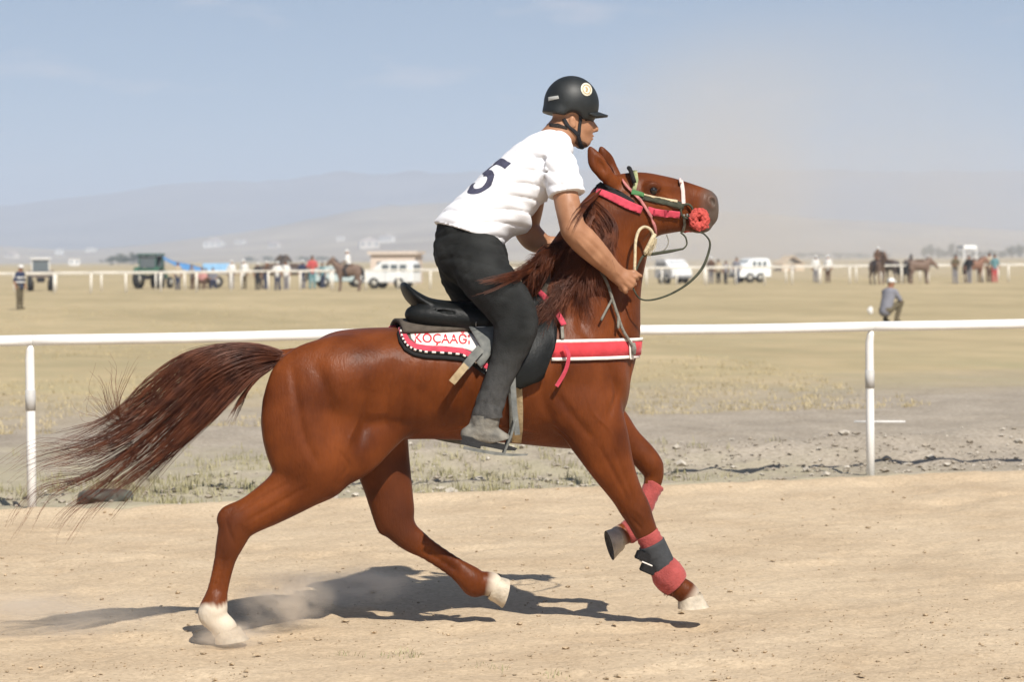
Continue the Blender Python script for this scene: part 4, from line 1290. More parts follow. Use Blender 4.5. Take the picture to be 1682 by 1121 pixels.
# the number on the back, laid round the torso
def back_print(poly, name):
    A, Bp = P(795, 357, 0), P(896, 258, 0)
    ax = (Bp - A).normalized(); y = Vector((0, -1, 0)); back = y.cross(ax); 
    if back.x > 0: back = -back
    from mathutils.geometry import delaunay_2d_cdt
    vs, es = [], []
    for i in range(len(poly)):
        a, b = Vector(poly[i]), Vector(poly[(i + 1) % len(poly)])
        q = max(1, int((b - a).length / .008)); vs += [a.lerp(b, t / q) for t in range(q)]
    es = [(i, (i + 1) % len(vs)) for i in range(len(vs))]
    r = delaunay_2d_cdt(vs, es, [], 1, 1e-6)
    V = []
    for q in r[0]:
        th = q.x / .17
        c = A + ax * q.y
        d = back * cos(th) + y * sin(th)
        h = SB.ray_cast(c + d * .6, -d)
        V.append((h[0] + h[1] * .0022) if h[0] else c + d * .16)
    bm = bmesh.new()
    bv = [bm.verts.new(q) for q in V]
    for t in r[2]:
        try: bm.faces.new([bv[i] for i in t])
        except ValueError: pass
    bmesh.ops.subdivide_edges(bm, edges=[e for e in bm.edges if e.calc_length() > .012], cuts=2, use_grid_fill=True)
    bmesh.ops.triangulate(bm, faces=bm.faces)
    for vv in bm.verts:
        hh = SB.find_nearest(vv.co); vv.co = hh[0] + hh[1] * .0022
    bmesh.ops.recalc_face_normals(bm, faces=bm.faces)
    me = bpy.data.meshes.new(name); bm.to_mesh(me); bm.free(); me.materials.append(INK)
    o = bpy.data.objects.new(name, me); COL.objects.link(o); o.parent = shirt
    return o
def arc(cx, cy, rx, ry, a0, a1, n=14): return [(cx + rx * cos(radians(a0 + (a1 - a0) * k / n)), cy + ry * sin(radians(a0 + (a1 - a0) * k / n))) for k in range(n + 1)]
def five(u0, v0, W, H):
    q = lambda x, y: (u0 + x * W, v0 + y * H)
    pts = [(.06, .52), (.14, 1), (.95, 1), (.95, .83), (.30, .83), (.26, .64)]
    outer = arc(.50, .325, .50, .335, 105, -165, 18)
    inner = arc(.50, .325, .26, .175, -165, 125, 16)
    pts += outer + inner + [(.30, .50)]
    return [q(*p) for p in pts]
back_print(five(.010, .012, .150, .235), 'number')

# shoes
for q in (1, -1):
    Fs = Field(P(745, 760, .40) - Vector((.02, .06, .02)), P(880, 670, .30) + Vector((.03, .06, .02)), .005)
    ch = lambda pts, k=.012: Fs.chain([row(*p) for p in pts], k=k)
    ch([(799, 682, .35, 21, .95), (795, 698, .35, 21, .9), (788, 712, .35, 19, .9)])
    ch([(770, 714, .35, 13, 1.0), (792, 713, .352, 17, .95), (815, 720, .356, 14, 1.05), (832, 727, .36, 11, 1.2), (842, 732, .36, 8, 1.2)])
    Fs.plane(P(800, 728.5, .35), Vector((.19, 0, -.98)))
    Fs.plane(P(800, 680, .35), Vector((0, 0, 1)))
    Fs.noise(.0018, 30, 9)
    sh = Fs.build('shoe', SHOE, rider)
    # sole with a heel
    out = [(760, 716), (775, 719), (795, 723), (815, 727), (835, 732), (850, 737), (846, 741), (825, 740), (806, 736), (790, 733), (789, 738), (772, 734), (757, 730)]
    Vs = []
    for w in (.318, .392):
        Vs += [P(x, y, w) for x, y in out]
    k = len(out)
    Fs_ = [tuple(range(k)), tuple(range(2 * k - 1, k - 1, -1))] + [(i, k + i, k + (i + 1) % k, (i + 1) % k) for i in range(k)]
    so = mobj('sole', Vs, Fs_, RUBBER, sh)
    lace = MB()
    for i in range(5):
        x, y = 806 + i * 4.5, 697 + i * 4.2
        lace.tube([P(x, y, .325), P(x + 3, y - 1.2, .352), P(x, y, .38)], .003, 6)
    lc = lace.build('laces', mat('grey_lace', (.3, .28, .24), .8), sh, True)
    if q == -1:
        for ob in (sh, so, lc):
            for vv in ob.data.vertices: vv.co.y = -vv.co.y
            ob.data.flip_normals()
# ================================================================== saddle, cloth and bridle
LEATHER = mat('worn_black_leather', (0.003, 0.0035, 0.0035), 0.5, 0.22, col2=(0.008, 0.009, 0.0085), vscale=12, bump=.12, bscale=90)
DUSTY = mat('dusty_grey_leather_strap', (0.10, 0.105, 0.10), 0.7, 0.3, col2=(0.20, 0.20, 0.18), vscale=20, bump=.15)
TAN = mat('tan_webbing', (0.38, 0.29, 0.17), 0.85, 0.2, var=.25, vscale=30, bump=.2)
REDF = mat('red_felt', (0.52, 0.045, 0.055), 0.85, 0.2, var=.18, vscale=18, bump=.15, sheen=.2)
PINK = mat('faded_red_webbing', (0.50, 0.055, 0.085), 0.8, 0.2, var=.2, vscale=25, bump=.15, sheen=.2)
WHITEF = mat('white_felt', (0.74, 0.68, 0.62), 0.9, 0.15, var=.08, vscale=40, bump=.15)
BLACKC = mat('black_cord', (0.015, 0.014, 0.014), 0.8, 0.2, bump=.2)
STEEL = mat('dull_steel', (0.45, 0.44, 0.42), 0.35, 0.5, metal=.9)
CREAM = mat('cream_rope', (0.55, 0.46, 0.30), 0.85, 0.2, var=.25, vscale=60, bump=.4, bscale=200)
OLIVE = mat('dark_olive_webbing', (0.05, 0.052, 0.035), 0.8, 0.2, var=.35, vscale=40, bump=.2)
GREYROPE = mat('grey_rope', (0.20, 0.19, 0.16), 0.85, 0.2, var=.3, vscale=50, bump=.3)
GREYB = mat('grey_band_cloth', (0.085, 0.070, 0.055), 0.9, 0.15, var=.2, vscale=30)

# -- saddle cloth
pad = horse_root('saddle_cloth', 'white and red bordered saddle cloth with red lettering on the chestnut horse', 'saddle cloth')
xa, xb = P(657, 540, .1).x, P(905, 540, .1).x
v, f = [], []
NX, NY = 40, 21
for i in range(NX):
    for j in range(NY):
        y = (j / (NY - 1) - .5) * .36
        x = xa + (xb - xa) * i / (NX - 1)
        h = HB.ray_cast(Vector((x, y, 1.9)), Vector((0, 0, -1)))
        v.append(h[0] + Vector((0, 0, .024)))
for i in range(NX - 1):
    for j in range(NY - 1):
        f.append((i * NY + j, i * NY + j + 1, (i + 1) * NY + j + 1, (i + 1) * NY + j))
o = mobj('top_panel', v, f, GREYB, pad, True)
md = o.modifiers.new('thick', 'SOLIDIFY'); md.thickness = .018; md.offset = -1
EDGE = [(656, 530), (656, 548), (660, 562), (668, 573), (680, 580), (700, 583), (730, 584), (758, 587), (777, 596), (800, 612), (830, 630), (858, 634), (888, 616), (904, 588), (912, 560), (905, 530)]
sidepoly = EDGE + [(880, 524), (815, 545), (760, 552), (700, 550), (660, 541)]
EDGE2 = EDGE[2:]
cast_sheet([(657, 545), *EDGE2, (880, 522), (815, 537), (760, 543), (700, 545), (662, 545)], HB, .002, .014, 'side_panel', GREYB, pad, 8, mirror=True)
cast_sheet([(672, 546), (764, 549), (790, 560), (800, 580), (782, 583), (764, 577), (735, 574), (700, 573), (684, 570), (675, 561)], HB, .0165, .002, 'white_field', WHITEF, pad, 6, mirror=True)
bord = [(659, 544), (662, 556), (669, 567), (681, 574.5), (700, 577.5), (730, 578.5), (758, 581), (778, 590), (800, 606), (830, 624), (857, 628)]
cast_sheet(stripe(bord, 10.5), HB, .0166, .0045, 'red_border', PINK, pad, 5, mirror=True)
rope = [(657, 546), (660, 560), (667, 571), (680, 578.5), (700, 582), (730, 583), (758, 585.5), (777, 594.5), (800, 610.5), (830, 628.5)]
for i in range(0, 40):                                               # the edging cord, light and dark by turns
    def pt(t):
        t = t * (len(rope) - 1); k = min(int(t), len(rope) - 2); return Vector(rope[k]).lerp(Vector(rope[k + 1]), t - k)
    a, b = pt(i / 40), pt((i + 1) / 40)
    m = MB(); m.tube([surf(a.x, a.y, .020)[0], surf(b.x, b.y, .020)[0]], .0052, 7)
    m.build('edging_cord', WHITEF if i % 2 else BLACKC, pad, True)
cast_sheet(stripe([(655, 548), (658, 563), (666, 575), (680, 583), (700, 587), (730, 588.5), (758, 591), (777, 599), (798, 614)], 6), HB, .001, .011, 'black_backing', BLACKC, pad, 5, mirror=True)
def lettering(text, x0, y0, height, dx, slope, tree, off, m, parent, name):
    cu = bpy.data.curves.new('letters', 'FONT'); cu.body = text; cu.size = 1; cu.resolution_u = 3; cu.offset = .012
    ob = bpy.data.objects.new('letters', cu); COL.objects.link(ob)
    bpy.context.view_layer.update()
    me = ob.evaluated_get(bpy.context.evaluated_depsgraph_get()).to_mesh()
    co = [v.co.copy() for v in me.vertices]; fs = [tuple(p.vertices) for p in me.polygons]
    ob.to_mesh_clear() if False else None
    xs = max(c.x for c in co)
    V = []
    for c in co:
        px = x0 + c.x / xs * dx; py = y0 - c.y * height / .7 + slope * c.x / xs * dx
        d = (HINV.to_3x3() @ ray(px, py)).normalized(); h = tree.ray_cast(CAML, d)
        if h[0] is None: h = tree.find_nearest(P(px, py, .1))
        V.append(h[0] + h[1] * off)
    bpy.data.objects.remove(ob)
    return mobj(name, V, fs, m, parent)
REDINK = mat('red_stitching', (0.55, 0.035, 0.05), .8, .2)
lettering('KOÇAAĞI', 679, 567, 14, 92, .03, HB, .0200, REDINK, pad, 'lettering')

# -- saddle
saddle = horse_root('saddle', 'black leather riding saddle with high cantle under the crouching rider', 'saddle')
Fs = Field((P(655, 500, .2).x - .03, -.36, P(700, 570, .3).z), (P(925, 500, .2).x, .36, P(700, 455, .1).z), .0065)
Fs.chain([row(663, 467, 0, 2.5, 5.0), row(670, 479, 0, 5.5, 4.6), row(682, 491, 0, 9, 4.2), row(702, 502, 0, 11, 4.1), row(740, 509, 0, 13, 4.3), row(790, 512, 0, 15, 3.8), row(840, 502, 0, 16, 2.8), row(876, 487, 0, 14, 1.7)], k=.02)
for q in (1, -1):
    Fs.chain([row(679, 517, q * .10, 14, 1.1), row(705, 520, q * .125, 17, 1.0), row(745, 523, q * .15, 17, .9), row(800, 528, q * .18, 16, .8), row(850, 520, q * .17, 16, .8), row(882, 500, q * .13, 14, .8)], k=.012)
Fs.chain([row(670, 499, .05, 2.2, 1), row(700, 509, .14, 2.2, 1), row(745, 514, .19, 2.2, 1)], k=.006, op='cut')
Fs.build('seat', LEATHER, saddle)
cast_sheet([(775, 520), (815, 530), (850, 515), (885, 488), (898, 500), (908, 522), (913, 548), (909, 578), (897, 605), (878, 625), (850, 636), (832, 628), (815, 590), (800, 560), (780, 545)], HB, .030, .010, 'flap', LEATHER, saddle, 7, mirror=True)
cast_sheet([(738, 510), (756, 506), (812, 545), (816, 555), (803, 588), (790, 606), (779, 598), (787, 578), (775, 560), (760, 538)], HB, .045, .006, 'skirt', DUSTY, saddle, 7, mirror=True)
b = MB(); c = surf(791, 551, .060)[0]
b.tube([c + Vector((.03 * x, 0, .012 * z)) for x, z in ((-1, -1), (1, -1), (1, 1), (-1, 1), (-1, -1))], .003, 6); b.build('buckle', STEEL, saddle, True)
b = MB(); c = surf(730, 519, .075)[0]
b.tube([c + Vector((.022 * cos(t), 0, .012 * sin(t))) for t in np.linspace(0, 6.3, 13)], .003, 6); b.build('ring', STEEL, saddle, True)
def band3(path, wd, th=.004):
    """a loose flat strap through points, wide across the line of sight"""
    pts = [P(*q) for q in path]
    pts = [Vector(q) for q in catmull([tuple(p) for p in pts], 5)]
    v, f = [], []
    for i, p in enumerate(pts):
        t = (pts[min(i + 1, len(pts) - 1)] - pts[max(i - 1, 0)]).normalized()
        s = t.cross(Vector((0, 1, 0))).normalized() * wd / 2
        y = Vector((0, th / 2, 0))
        v += [p + s + y, p - s + y, p - s - y, p + s - y]
    for i in range(len(pts) - 1):
        for k in range(4): f.append((i * 4 + k, i * 4 + (k + 1) % 4, i * 4 + 4 + (k + 1) % 4, i * 4 + 4 + k))
    f += [(3, 2, 1, 0), tuple(len(v) - 4 + k for k in range(4))]
    return v, f
v, f = band3([(790, 572, .33), (776, 588, .345), (764, 603, .35)], .040); mobj('loose_strap', v, f, DUSTY, saddle)
v, f = band3([(766, 600, .352), (756, 612, .36), (742, 629, .35)], .034); mobj('strap_end', v, f, TAN, saddle)
cast_sheet(stripe([(846, 634), (848, 670), (848, 700), (846, 724)], 20), HB, .006, .006, 'girth', TAN, saddle, 6, mirror=True)
cast_sheet(stripe([(834, 600), (836, 640), (838, 680), (838, 722)], 5), HB, .013, .004, 'girth_edge', DUSTY, saddle, 5)
for q in (1, -1):
    st = MB()
    arch = [(758, 727, .352), (762, 712, .356), (795, 690, .40), (828, 714, .366), (836, 738, .36)]
    v, f = band3([(838, 560, .33), (842, 620, .36), (845, 670, .37), (850, 715, .375)], .026)
    l = mobj('stirrup_leather', v, f, DUSTY, saddle)
    sp = [(762, 733), (785, 738), (815, 743), (842, 746), (868, 746), (866, 749), (838, 750), (812, 748), (783, 743), (760, 738)]
    k = len(sp); Vs = [P(x, y, w) for w in (.325, .395) for x, y in sp]
    st.add(Vs, [tuple(range(k)), tuple(range(2 * k - 1, k - 1, -1))] + [(i, k + i, k + (i + 1) % k, (i + 1) % k) for i in range(k)])
    st.tube([P(826, 745, .33), P(836, 715, .325), P(843, 693, .345), P(848, 688, .36), P(846, 693, .385), P(840, 715, .40), P(828, 745, .392)], .006, 7)
    s_ = st.build('stirrup', STEEL if False else DUSTY, saddle)
    if q == -1:
        for ob in (l, s_):
            for vv in ob.data.vertices: vv.co.y = -vv.co.y
            ob.data.flip_normals()

# -- breast collar
collar = horse_root('breast_collar', 'red breast collar with white edges across the horse\'s chest', 'breast collar')
def ring_band(name, m, py0, py1, off, th, a0=118, a1=-118, n=72, xc=None):
    c0 = P(930, 575, 0)
    z0, z1 = P(975, py0, .2).z, P(975, py1, .2).z
    v, f = [], []
    for i in range(n + 1):
        t = radians(a0 + (a1 - a0) * i / n)
        d = Vector((cos(t), -sin(t), 0))
        col = []
        for z in (z0, (z0 + z1) / 2, z1):
            o = Vector((c0.x, 0, z))
            h = HB.ray_cast(o + d * .9, -d)
            p = h[0] if h[0] else o + d * .2
            col.append(p + d * off)
        rr = max((q - Vector((c0.x, 0, q.z))).length for q in col)
        for q in col:                                              # leather hangs straight, it does not follow every hollow
            base = Vector((c0.x, 0, q.z)); ln = (q - base).length
            v.append(base + d * (ln * .5 + rr * .5))
    for i in range(n):
        for k in range(2): f.append((i * 3 + k, i * 3 + k + 1, i * 3 + k + 4, i * 3 + k + 3))
    o = mobj(name, v, f, m, collar, True)
    md = o.modifiers.new('thick', 'SOLIDIFY'); md.thickness = th; md.offset = 1
    return o
ring_band('red_band', REDF, 562.5, 586.5, .008, .006)
ring_band('white_edge', WHITEF, 557.5, 562.8, .009, .007)
ring_band('white_edge', WHITEF, 586.2, 591.5, .009, .007)
cast_sheet(stripe([(889, 482), (903, 497), (915, 516), (925, 540)], [8, 10, 10, 9]), HB, .030, .006, 'shoulder_strap', PINK, collar, 4, mirror=True)
cast_sheet(stripe([(922, 540), (923, 560)], 5), HB, .020, .006, 'buckle_strap', GREYROPE, collar, 4, mirror=True)
v, f = band3([(927, 567, .285), (934, 583, .30), (931, 603, .30), (924, 619, .29), (914, 635, .285)], .018); mobj('loose_strap', v, f, PINK, collar)
cast_sheet([(1028, 558), (1033, 560), (1035, 590), (1029, 591)], HB, .018, .004, 'white_end', WHITEF, collar, 3)
v, f = band3([(975, 545, .225), (990, 565, .235), (1005, 600, .225), (1008, 650, .215)], .03)
# -- rope hanging from the neck
nrope = horse_root('neck_rope', 'grey rope hanging down the horse\'s neck to the breast collar', 'rope')
def on_neck(path, off): return [Vector(q) for q in catmull([tuple(surf(x, y, off)[0]) for x, y in path], 5)]
for pth, r in (([(986, 448), (994, 468), (1001, 492), (1008, 515), (1020, 545), (1034, 572)], .0075), ([(1001, 492), (993, 508), (983, 528)], .006), ([(1006, 510), (1009, 520), (1008, 540)], .007)):
    m = MB(); m.tube(on_neck(pth, .030), r, 8); m.build('cord', GREYROPE, nrope, True)
m = MB(); c = surf(1033, 572, .03)[0]; m.tube([c + Vector((0, 0, .03)), c, c - Vector((0, 0, .03))], [.008, .014, .010], 8); m.build('knot', GREYROPE, nrope, True)

# -- bridle
bridle = horse_root('bridle', 'red and black rope bridle with reins on the horse\'s raised head', 'bridle')
cs = lambda path, wd, name, m, off=.003, th=.004, mirror=True, step=4: cast_sheet(stripe(path, wd), HB, off, th, name, m, bridle, step, mirror)
cs([(985, 305), (1005, 315), (1030, 330), (1040, 335)], [12, 14, 12, 8], 'crown_strap', BLACKC, .003, .007)
cs([(981, 315), (1005, 325), (1030, 337), (1053, 346)], [9, 12, 13, 12], 'cheek_band', PINK, .006, .006)
cs([(1063, 346), (1085, 350), (1115, 352)], [12, 12, 10], 'cheek_band', PINK, .006, .006)
cs([(1073, 344), (1073, 355)], 3, 'stitching', mat('deep_red_stitch', (.3, .02, .04), .8), .013, .001, False, 2)
cs([(1092, 345), (1090, 357)], 3, 'stitching', bpy.data.materials['deep_red_stitch'], .013, .001, False, 2)
cs([(1020, 298), (1035, 315), (1050, 330), (1062, 348), (1071, 366), (1075, 384)], 4, 'cheek_cord', mat('dull_pink_cord', (.42, .16, .15), .8, .2, var=.3, vscale=60), .013, .004)
cs([(1043, 281), (1045, 297), (1041, 314)], 6.5, 'brow_band', mat('cream_green_braid', (.42, .38, .22), .8, .2, col2=(.16, .24, .10), vscale=45), .004, .006)
cs([(1036, 318), (1046, 320), (1056, 322)], 7, 'brow_knot', mat('green_yarn', (.06, .16, .06), .8, .2, var=.3), .012, .007)
cs([(1050, 323), (1075, 328), (1100, 334), (1122, 340)], [9, 10, 10, 9], 'cheek_strap', OLIVE, .003, .005)
cs([(1055, 320), (1085, 326), (1112, 333)], 3, 'strap_edge', CREAM, .0085, .002)
cs([(1118, 298), (1121, 315), (1122, 336)], 6, 'nose_band', mat('pale_pink_webbing', (.66, .52, .48), .8, .2), .003, .005)
cs([(1122, 352), (1124, 368), (1121, 381)], 4, 'curb_strap', GREYROPE, .003, .004)
v = []
poll = MB()                                                          # roll across the forehead
fr = [P(1042, 300, .10), P(1036, 281, .075), P(1034, 277, .04), P(1033, 276, 0), P(1034, 277, -.04), P(1036, 281, -.075), P(1042, 300, -.10)]
poll.tube([Vector(q) for q in catmull([tuple(q) for q in fr], 4)], .011, 8); poll.build('forehead_roll', BLACKC, bridle, True)
nb = MB(); nb.tube([Vector(q) for q in catmull([tuple(q) for q in (P(1118, 300, .066), P(1117, 296, .04), P(1117, 294.5, 0), P(1117, 296, -.04), P(1118, 300, -.066))], 4)], .007, 8, flat=1.0)
nb.build('nose_roll', bpy.data.materials['pale_pink_webbing'], bridle, True)
for q in (1, -1):
    c = P(1128, 347, .078); c = Vector((c.x, c.y * q, c.z))
    m = MB(); m.tube([c + Vector((.030 * cos(t), 0, .034 * sin(t))) for t in np.linspace(0, 2 * pi, 20)], .006, 7, cap=False); m.build('bit_ring', OLIVE, bridle, True)
    c = P(1148, 361, .082); c = Vector((c.x, c.y * q, c.z))
    R = Field(c - Vector((.075, .05, .08)), c + Vector((.075, .05, .08)), .0045)
    for t in np.linspace(0, 2 * pi, 11)[:-1]:
        t2 = t + 2 * pi / 10
        R.cone(c + Vector((.029 * cos(t), 0, .033 * sin(t))), c + Vector((.029 * cos(t2), 0, .033 * sin(t2))), .022, .022, k=.008)
    R.noise(.006, 75, 4)
    R.build('red_rosette', mat('red_wool', (.50, .085, .07), .95, .1, var=.3, vscale=70, bump=.6, bscale=150), bridle)
mb = MB(); mb.tube([P(1128, 352, .08), P(1134, 362, .06), P(1136, 364, 0), P(1134, 362, -.06), P(1128, 352, -.08)], .007, 8); mb.build('bit', STEEL, bridle, True)
def cord(path, r, name, m, n=6, rs=None):
    pts = catmull([tuple(P(*q)) for q in path], n)
    mm = MB(); rr = r if rs is None else list(np.interp(np.linspace(0, 1, len(pts)), np.linspace(0, 1, len(rs)), rs))
    mm.tube(pts, rr, 8); return mm.build(name, m, bridle, True)
cord([(1130, 352, .09), (1146, 378, .085), (1157, 385, .09), (1166, 398, .10), (1163, 418, .12), (1152, 443, .15), (1130, 466, .18), (1100, 484, .20), (1070, 493, .21), (1050, 490, .215), (1038, 470, .20)], .005, 'rein', OLIVE, 6, [.004, .004, .004, .006, .007, .006, .005, .004, .004])
cord([(1118, 382, .06), (1126, 390, .08), (1128, 402, .10), (1121, 410, .12)], .004, 'rein_end', OLIVE)
cord([(1122, 409, .12), (1100, 413, .14), (1075, 417, .16), (1058, 420, .17), (1050, 432, .19), (1042, 452, .20)], .006, 'rein', OLIVE, 6, [.004, .008, .008, .007, .005, .004])
cord([(1095, 386, .03), (1098, 397, .05), (1094, 408, .10), (1085, 414, .14)], .003, 'rein_end', GREYROPE)
cord([(1042, 452, .205), (1043, 425, .20), (1044, 398, .19), (1049, 380, .18), (1058, 373, .17), (1068, 377, .17), (1074, 389, .17), (1073, 402, .175), (1066, 412, .18), (1058, 418, .18)], .0075, 'rope_loop', CREAM)
cord([(1075, 385, .17), (1070, 396, .18), (1064, 408, .18), (1060, 416, .18)], .012, 'rope_tassel', CREAM)
tl = fan([[(1073, 390, .18), (1066, 402, .18), (1060, 420, .18)], [(1078, 392, .18), (1074, 406, .18), (1066, 418, .18)]], 90, 8, 9, .006, .6, .003, endspread=.012)
strands('rope_fringe', tl, CREAM, bridle, .002, .001)

# -- leg wraps and boot
def leg_tube(path, rs, lat, name, m, parent, n=20):
    pts = catmull([list(P(x, y, w)) + [r] for (x, y, w), r in zip(path, rs)], 4)
    mm = MB(); mm.tube([q[:3] for q in pts], [q[3] / S for q in pts], n, flat=lat); return mm.build(name, m, parent, True)
def wrap_rings(path, rs, lat, name, m, parent, turns=5):
    """a bandage: overlapping turns"""
    pts = catmull([list(P(x, y, w)) + [r] for (x, y, w), r in zip(path, rs)], 8)
    k = np.linspace(0, len(pts) - 1, turns * 2 + 1)
    q = np.stack([np.interp(k, np.arange(len(pts)), pts[:, i]) for i in range(4)], 1)
    mm = MB(); mm.tube([r[:3] for r in q], [(r[3] + (.9 if i % 2 else -.3)) / S for i, r in enumerate(q)], 20, flat=lat); return mm.build(name, m, parent, True)
WRAP = mat('faded_pink_bandage', (.36, .075, .068), .9, .15, var=.25, vscale=14, bump=.35, bscale=110, sheen=.2)
nf = horse_root('leg_bandage', 'faded red bandage on the outstretched foreleg under the dark boot', 'bandage')
wrap_rings([(1062, 876, .13), (1068, 888, .128), (1080, 912, .125), (1090, 932, .125)], [19, 20, 20, 20], .84, 'upper_wrap', WRAP, nf, 6)
R = Field(P(1098, 947, .125) - Vector((.1, .09, .1)), P(1098, 947, .125) + Vector((.1, .09, .1)), .005)
R.chain([row(1090, 932, .125, 20, .85), row(1098, 946, .125, 24.5, .88), row(1106, 957, .125, 22, .9)], k=.02); R.noise(.002, 45, 2); R.plane(P(1110, 962, .125), Vector((.7, 0, -.7)))
R.build('fetlock_wrap', WRAP, nf)
boot = horse_root('tendon_boot', 'dark grey strapped boot on the horse\'s outstretched foreleg', 'boot')
GREYN = mat('charcoal_neoprene', (.045, .047, .05), .75, .25, var=.2, vscale=30, bump=.15)
leg_tube([(1070, 893, .127), (1079, 912, .126), (1091, 936, .125)], [23, 23, 22], .88, 'shell', GREYN, boot)
for x, y in ((1056, 915), (1064, 935)):
    m = MB(); c = P(x, y, .15); m.box(c, (.066, .05, .044), ry=.42); m.build('strap_tab', BLACKC, boot, bevel=.004)
m = MB(); c = P(1061, 926, .152); m.box(c, (.055, .046, .006), ry=.42 - .85 * 0); m.build('white_stripe', WHITEF, boot)
ff = horse_root('leg_bandage', 'red bandage on the folded foreleg behind the outstretched one', 'bandage')
wrap_rings([(1075, 796, -.127), (1068, 810, -.12), (1057, 836, -.115), (1047, 860, -.11)], [18, 16, 16, 18], .9, 'upper_wrap', WRAP, ff, 6)
wrap_rings([(1047, 860, -.11), (1038, 871, -.11), (1028, 877, -.11)], [19.5, 21, 19], .95, 'fetlock_wrap', WRAP, ff, 3)
# ================================================================== rails
WPAINT = mat('white_rail_paint', (.78, .77, .74), .5, .35, var=.07, vscale=5, bump=.08, detail=7)
GREYSL = mat('grey_sleeve', (.45, .44, .42), .6, .3, var=.1)
CREAMP = mat('cream_post_paint', (.74, .70, .62), .6, .3, var=.08, vscale=3)
near_rail = empty('rail_fence', FA, FANG, 'thick white tubular rail on white posts right behind the galloping horse', 'fence')
span = (FB - FA).length / 3
rng = np.random.default_rng(77)
ks = list(range(-3, 8))
tops = {k: 1.197 + (.006 * sin(k * 1.7)) for k in ks}
for k in ks[:-1]:
    n = 7
    pts = [((k + i / (n - 1)) * span + (0 if i else .004), 0, tops[k] + (tops[k + 1] - tops[k]) * i / (n - 1) - .006 * sin(pi * i / (n - 1))) for i in range(n)]
    m = MB(); m.tube(pts, .039, 18); m.build('rail', WPAINT, near_rail, True)
for k in ks:
    x = k * span; lean = rng.normal(0, .006)
    zb = world_z(x, .05, field_z) - .12
    m = MB(); m.tube([(x, .03, zb), (x + lean * .4, .03, .45), (x + lean, .03, 1.06), (x + lean, .012, 1.125), (x + lean, .0, tops[k] - .03)], [.033, .033, .0325, .028, .020], 16)
    p = m.build('post', CREAMP if False else WPAINT, near_rail, True)
    m = MB(); m.tube([(x + lean * .7, .03, .70), (x + lean * .75, .03, .845)], .0365, 16); m.build('sleeve', GREYSL, p, True)
# what lies on the ground along the rail
SLAB = mat('dark_weathered_slab', (.055, .058, .050), .9, .2, col2=(.12, .12, .10), vscale=12, bump=.5, bscale=30)
g = ground(178, 822); q = FINV @ g
c = Field((-.26, -.16, -.06), (.26, .16, .16), .012)
c.chain([[-.17, 0, .035, .050, 2.0], [0, .0, .045, .055, 2.1], [.14, 0, .042, .055, 2.1]], k=.03); c.noise(.008, 18, 3); c.plane((.165, 0, 0), (1, 0, .1)); c.plane((0, 0, .085), (.05, 0, 1))
sl = c.build('dark_slab', SLAB); sl.location = (g.x, g.y, world_z(q.x, max(q.y, .2), field_z) + .0); sl.rotation_euler = (0, 0, FANG + .1)
tag(sl, 'low dark grey slab lying in the grass beside a rail post', 'slab')
a, b = ground(1403, 695), ground(1487, 695)
m = MB(); m.tube([a + Vector((0, 0, .012)), b + Vector((0, 0, .012))], .009, 8)
tag(m.build('white_rod', WPAINT, None, True), 'thin white rod lying on the dirt behind a rail post', 'rod')

def far_fence(p0, p1, top, r_rail, r_post, step, label, jitter=0.0, two=False, mats=CREAMP):
    d = p1 - p0; L = d.length; ang = math.atan2(d.y, d.x)
    root = empty('rail_fence', p0, ang, label, 'fence')
    n = int(L / step)
    for k in range(n):
        m = MB(); m.tube([(k * step, 0, top), ((k + 1) * step + .01, 0, top)], r_rail, 8); m.build('rail', mats, root, True)
        if two:
            m = MB(); m.tube([(k * step, 0, top * .55), ((k + 1) * step + .01, 0, top * .55)], r_rail * .7, 6); m.build('lower_rail', mats, root, True)
    for k in range(n + 1):
        x = k * step + rng.normal(0, jitter)
        m = MB(); m.tube([(x, .02, -.1), (x + rng.normal(0, .02), .02, top + .02)], r_post, 8); m.build('post', mats, root, True)
    return root
fa, fb = ground(-60, 484), ground(1760, 462)
_e = (fb - fa).normalized(); fa = fa - _e * 36; fb = fb + _e * 36
far_fence(fa, fb, 1.13, .05, .055, 2.05, 'long white rail with many posts across the far side of the field', .05)
off = Vector((-.35, 1, 0)).normalized() * 9
fa2, fb2 = fa + off - Vector((1, 0, 0)), fb + off
far_fence(fa2, fb2, 1.02, .035, .05, 2.9, 'second thinner white fence standing behind the long far rail', .45)

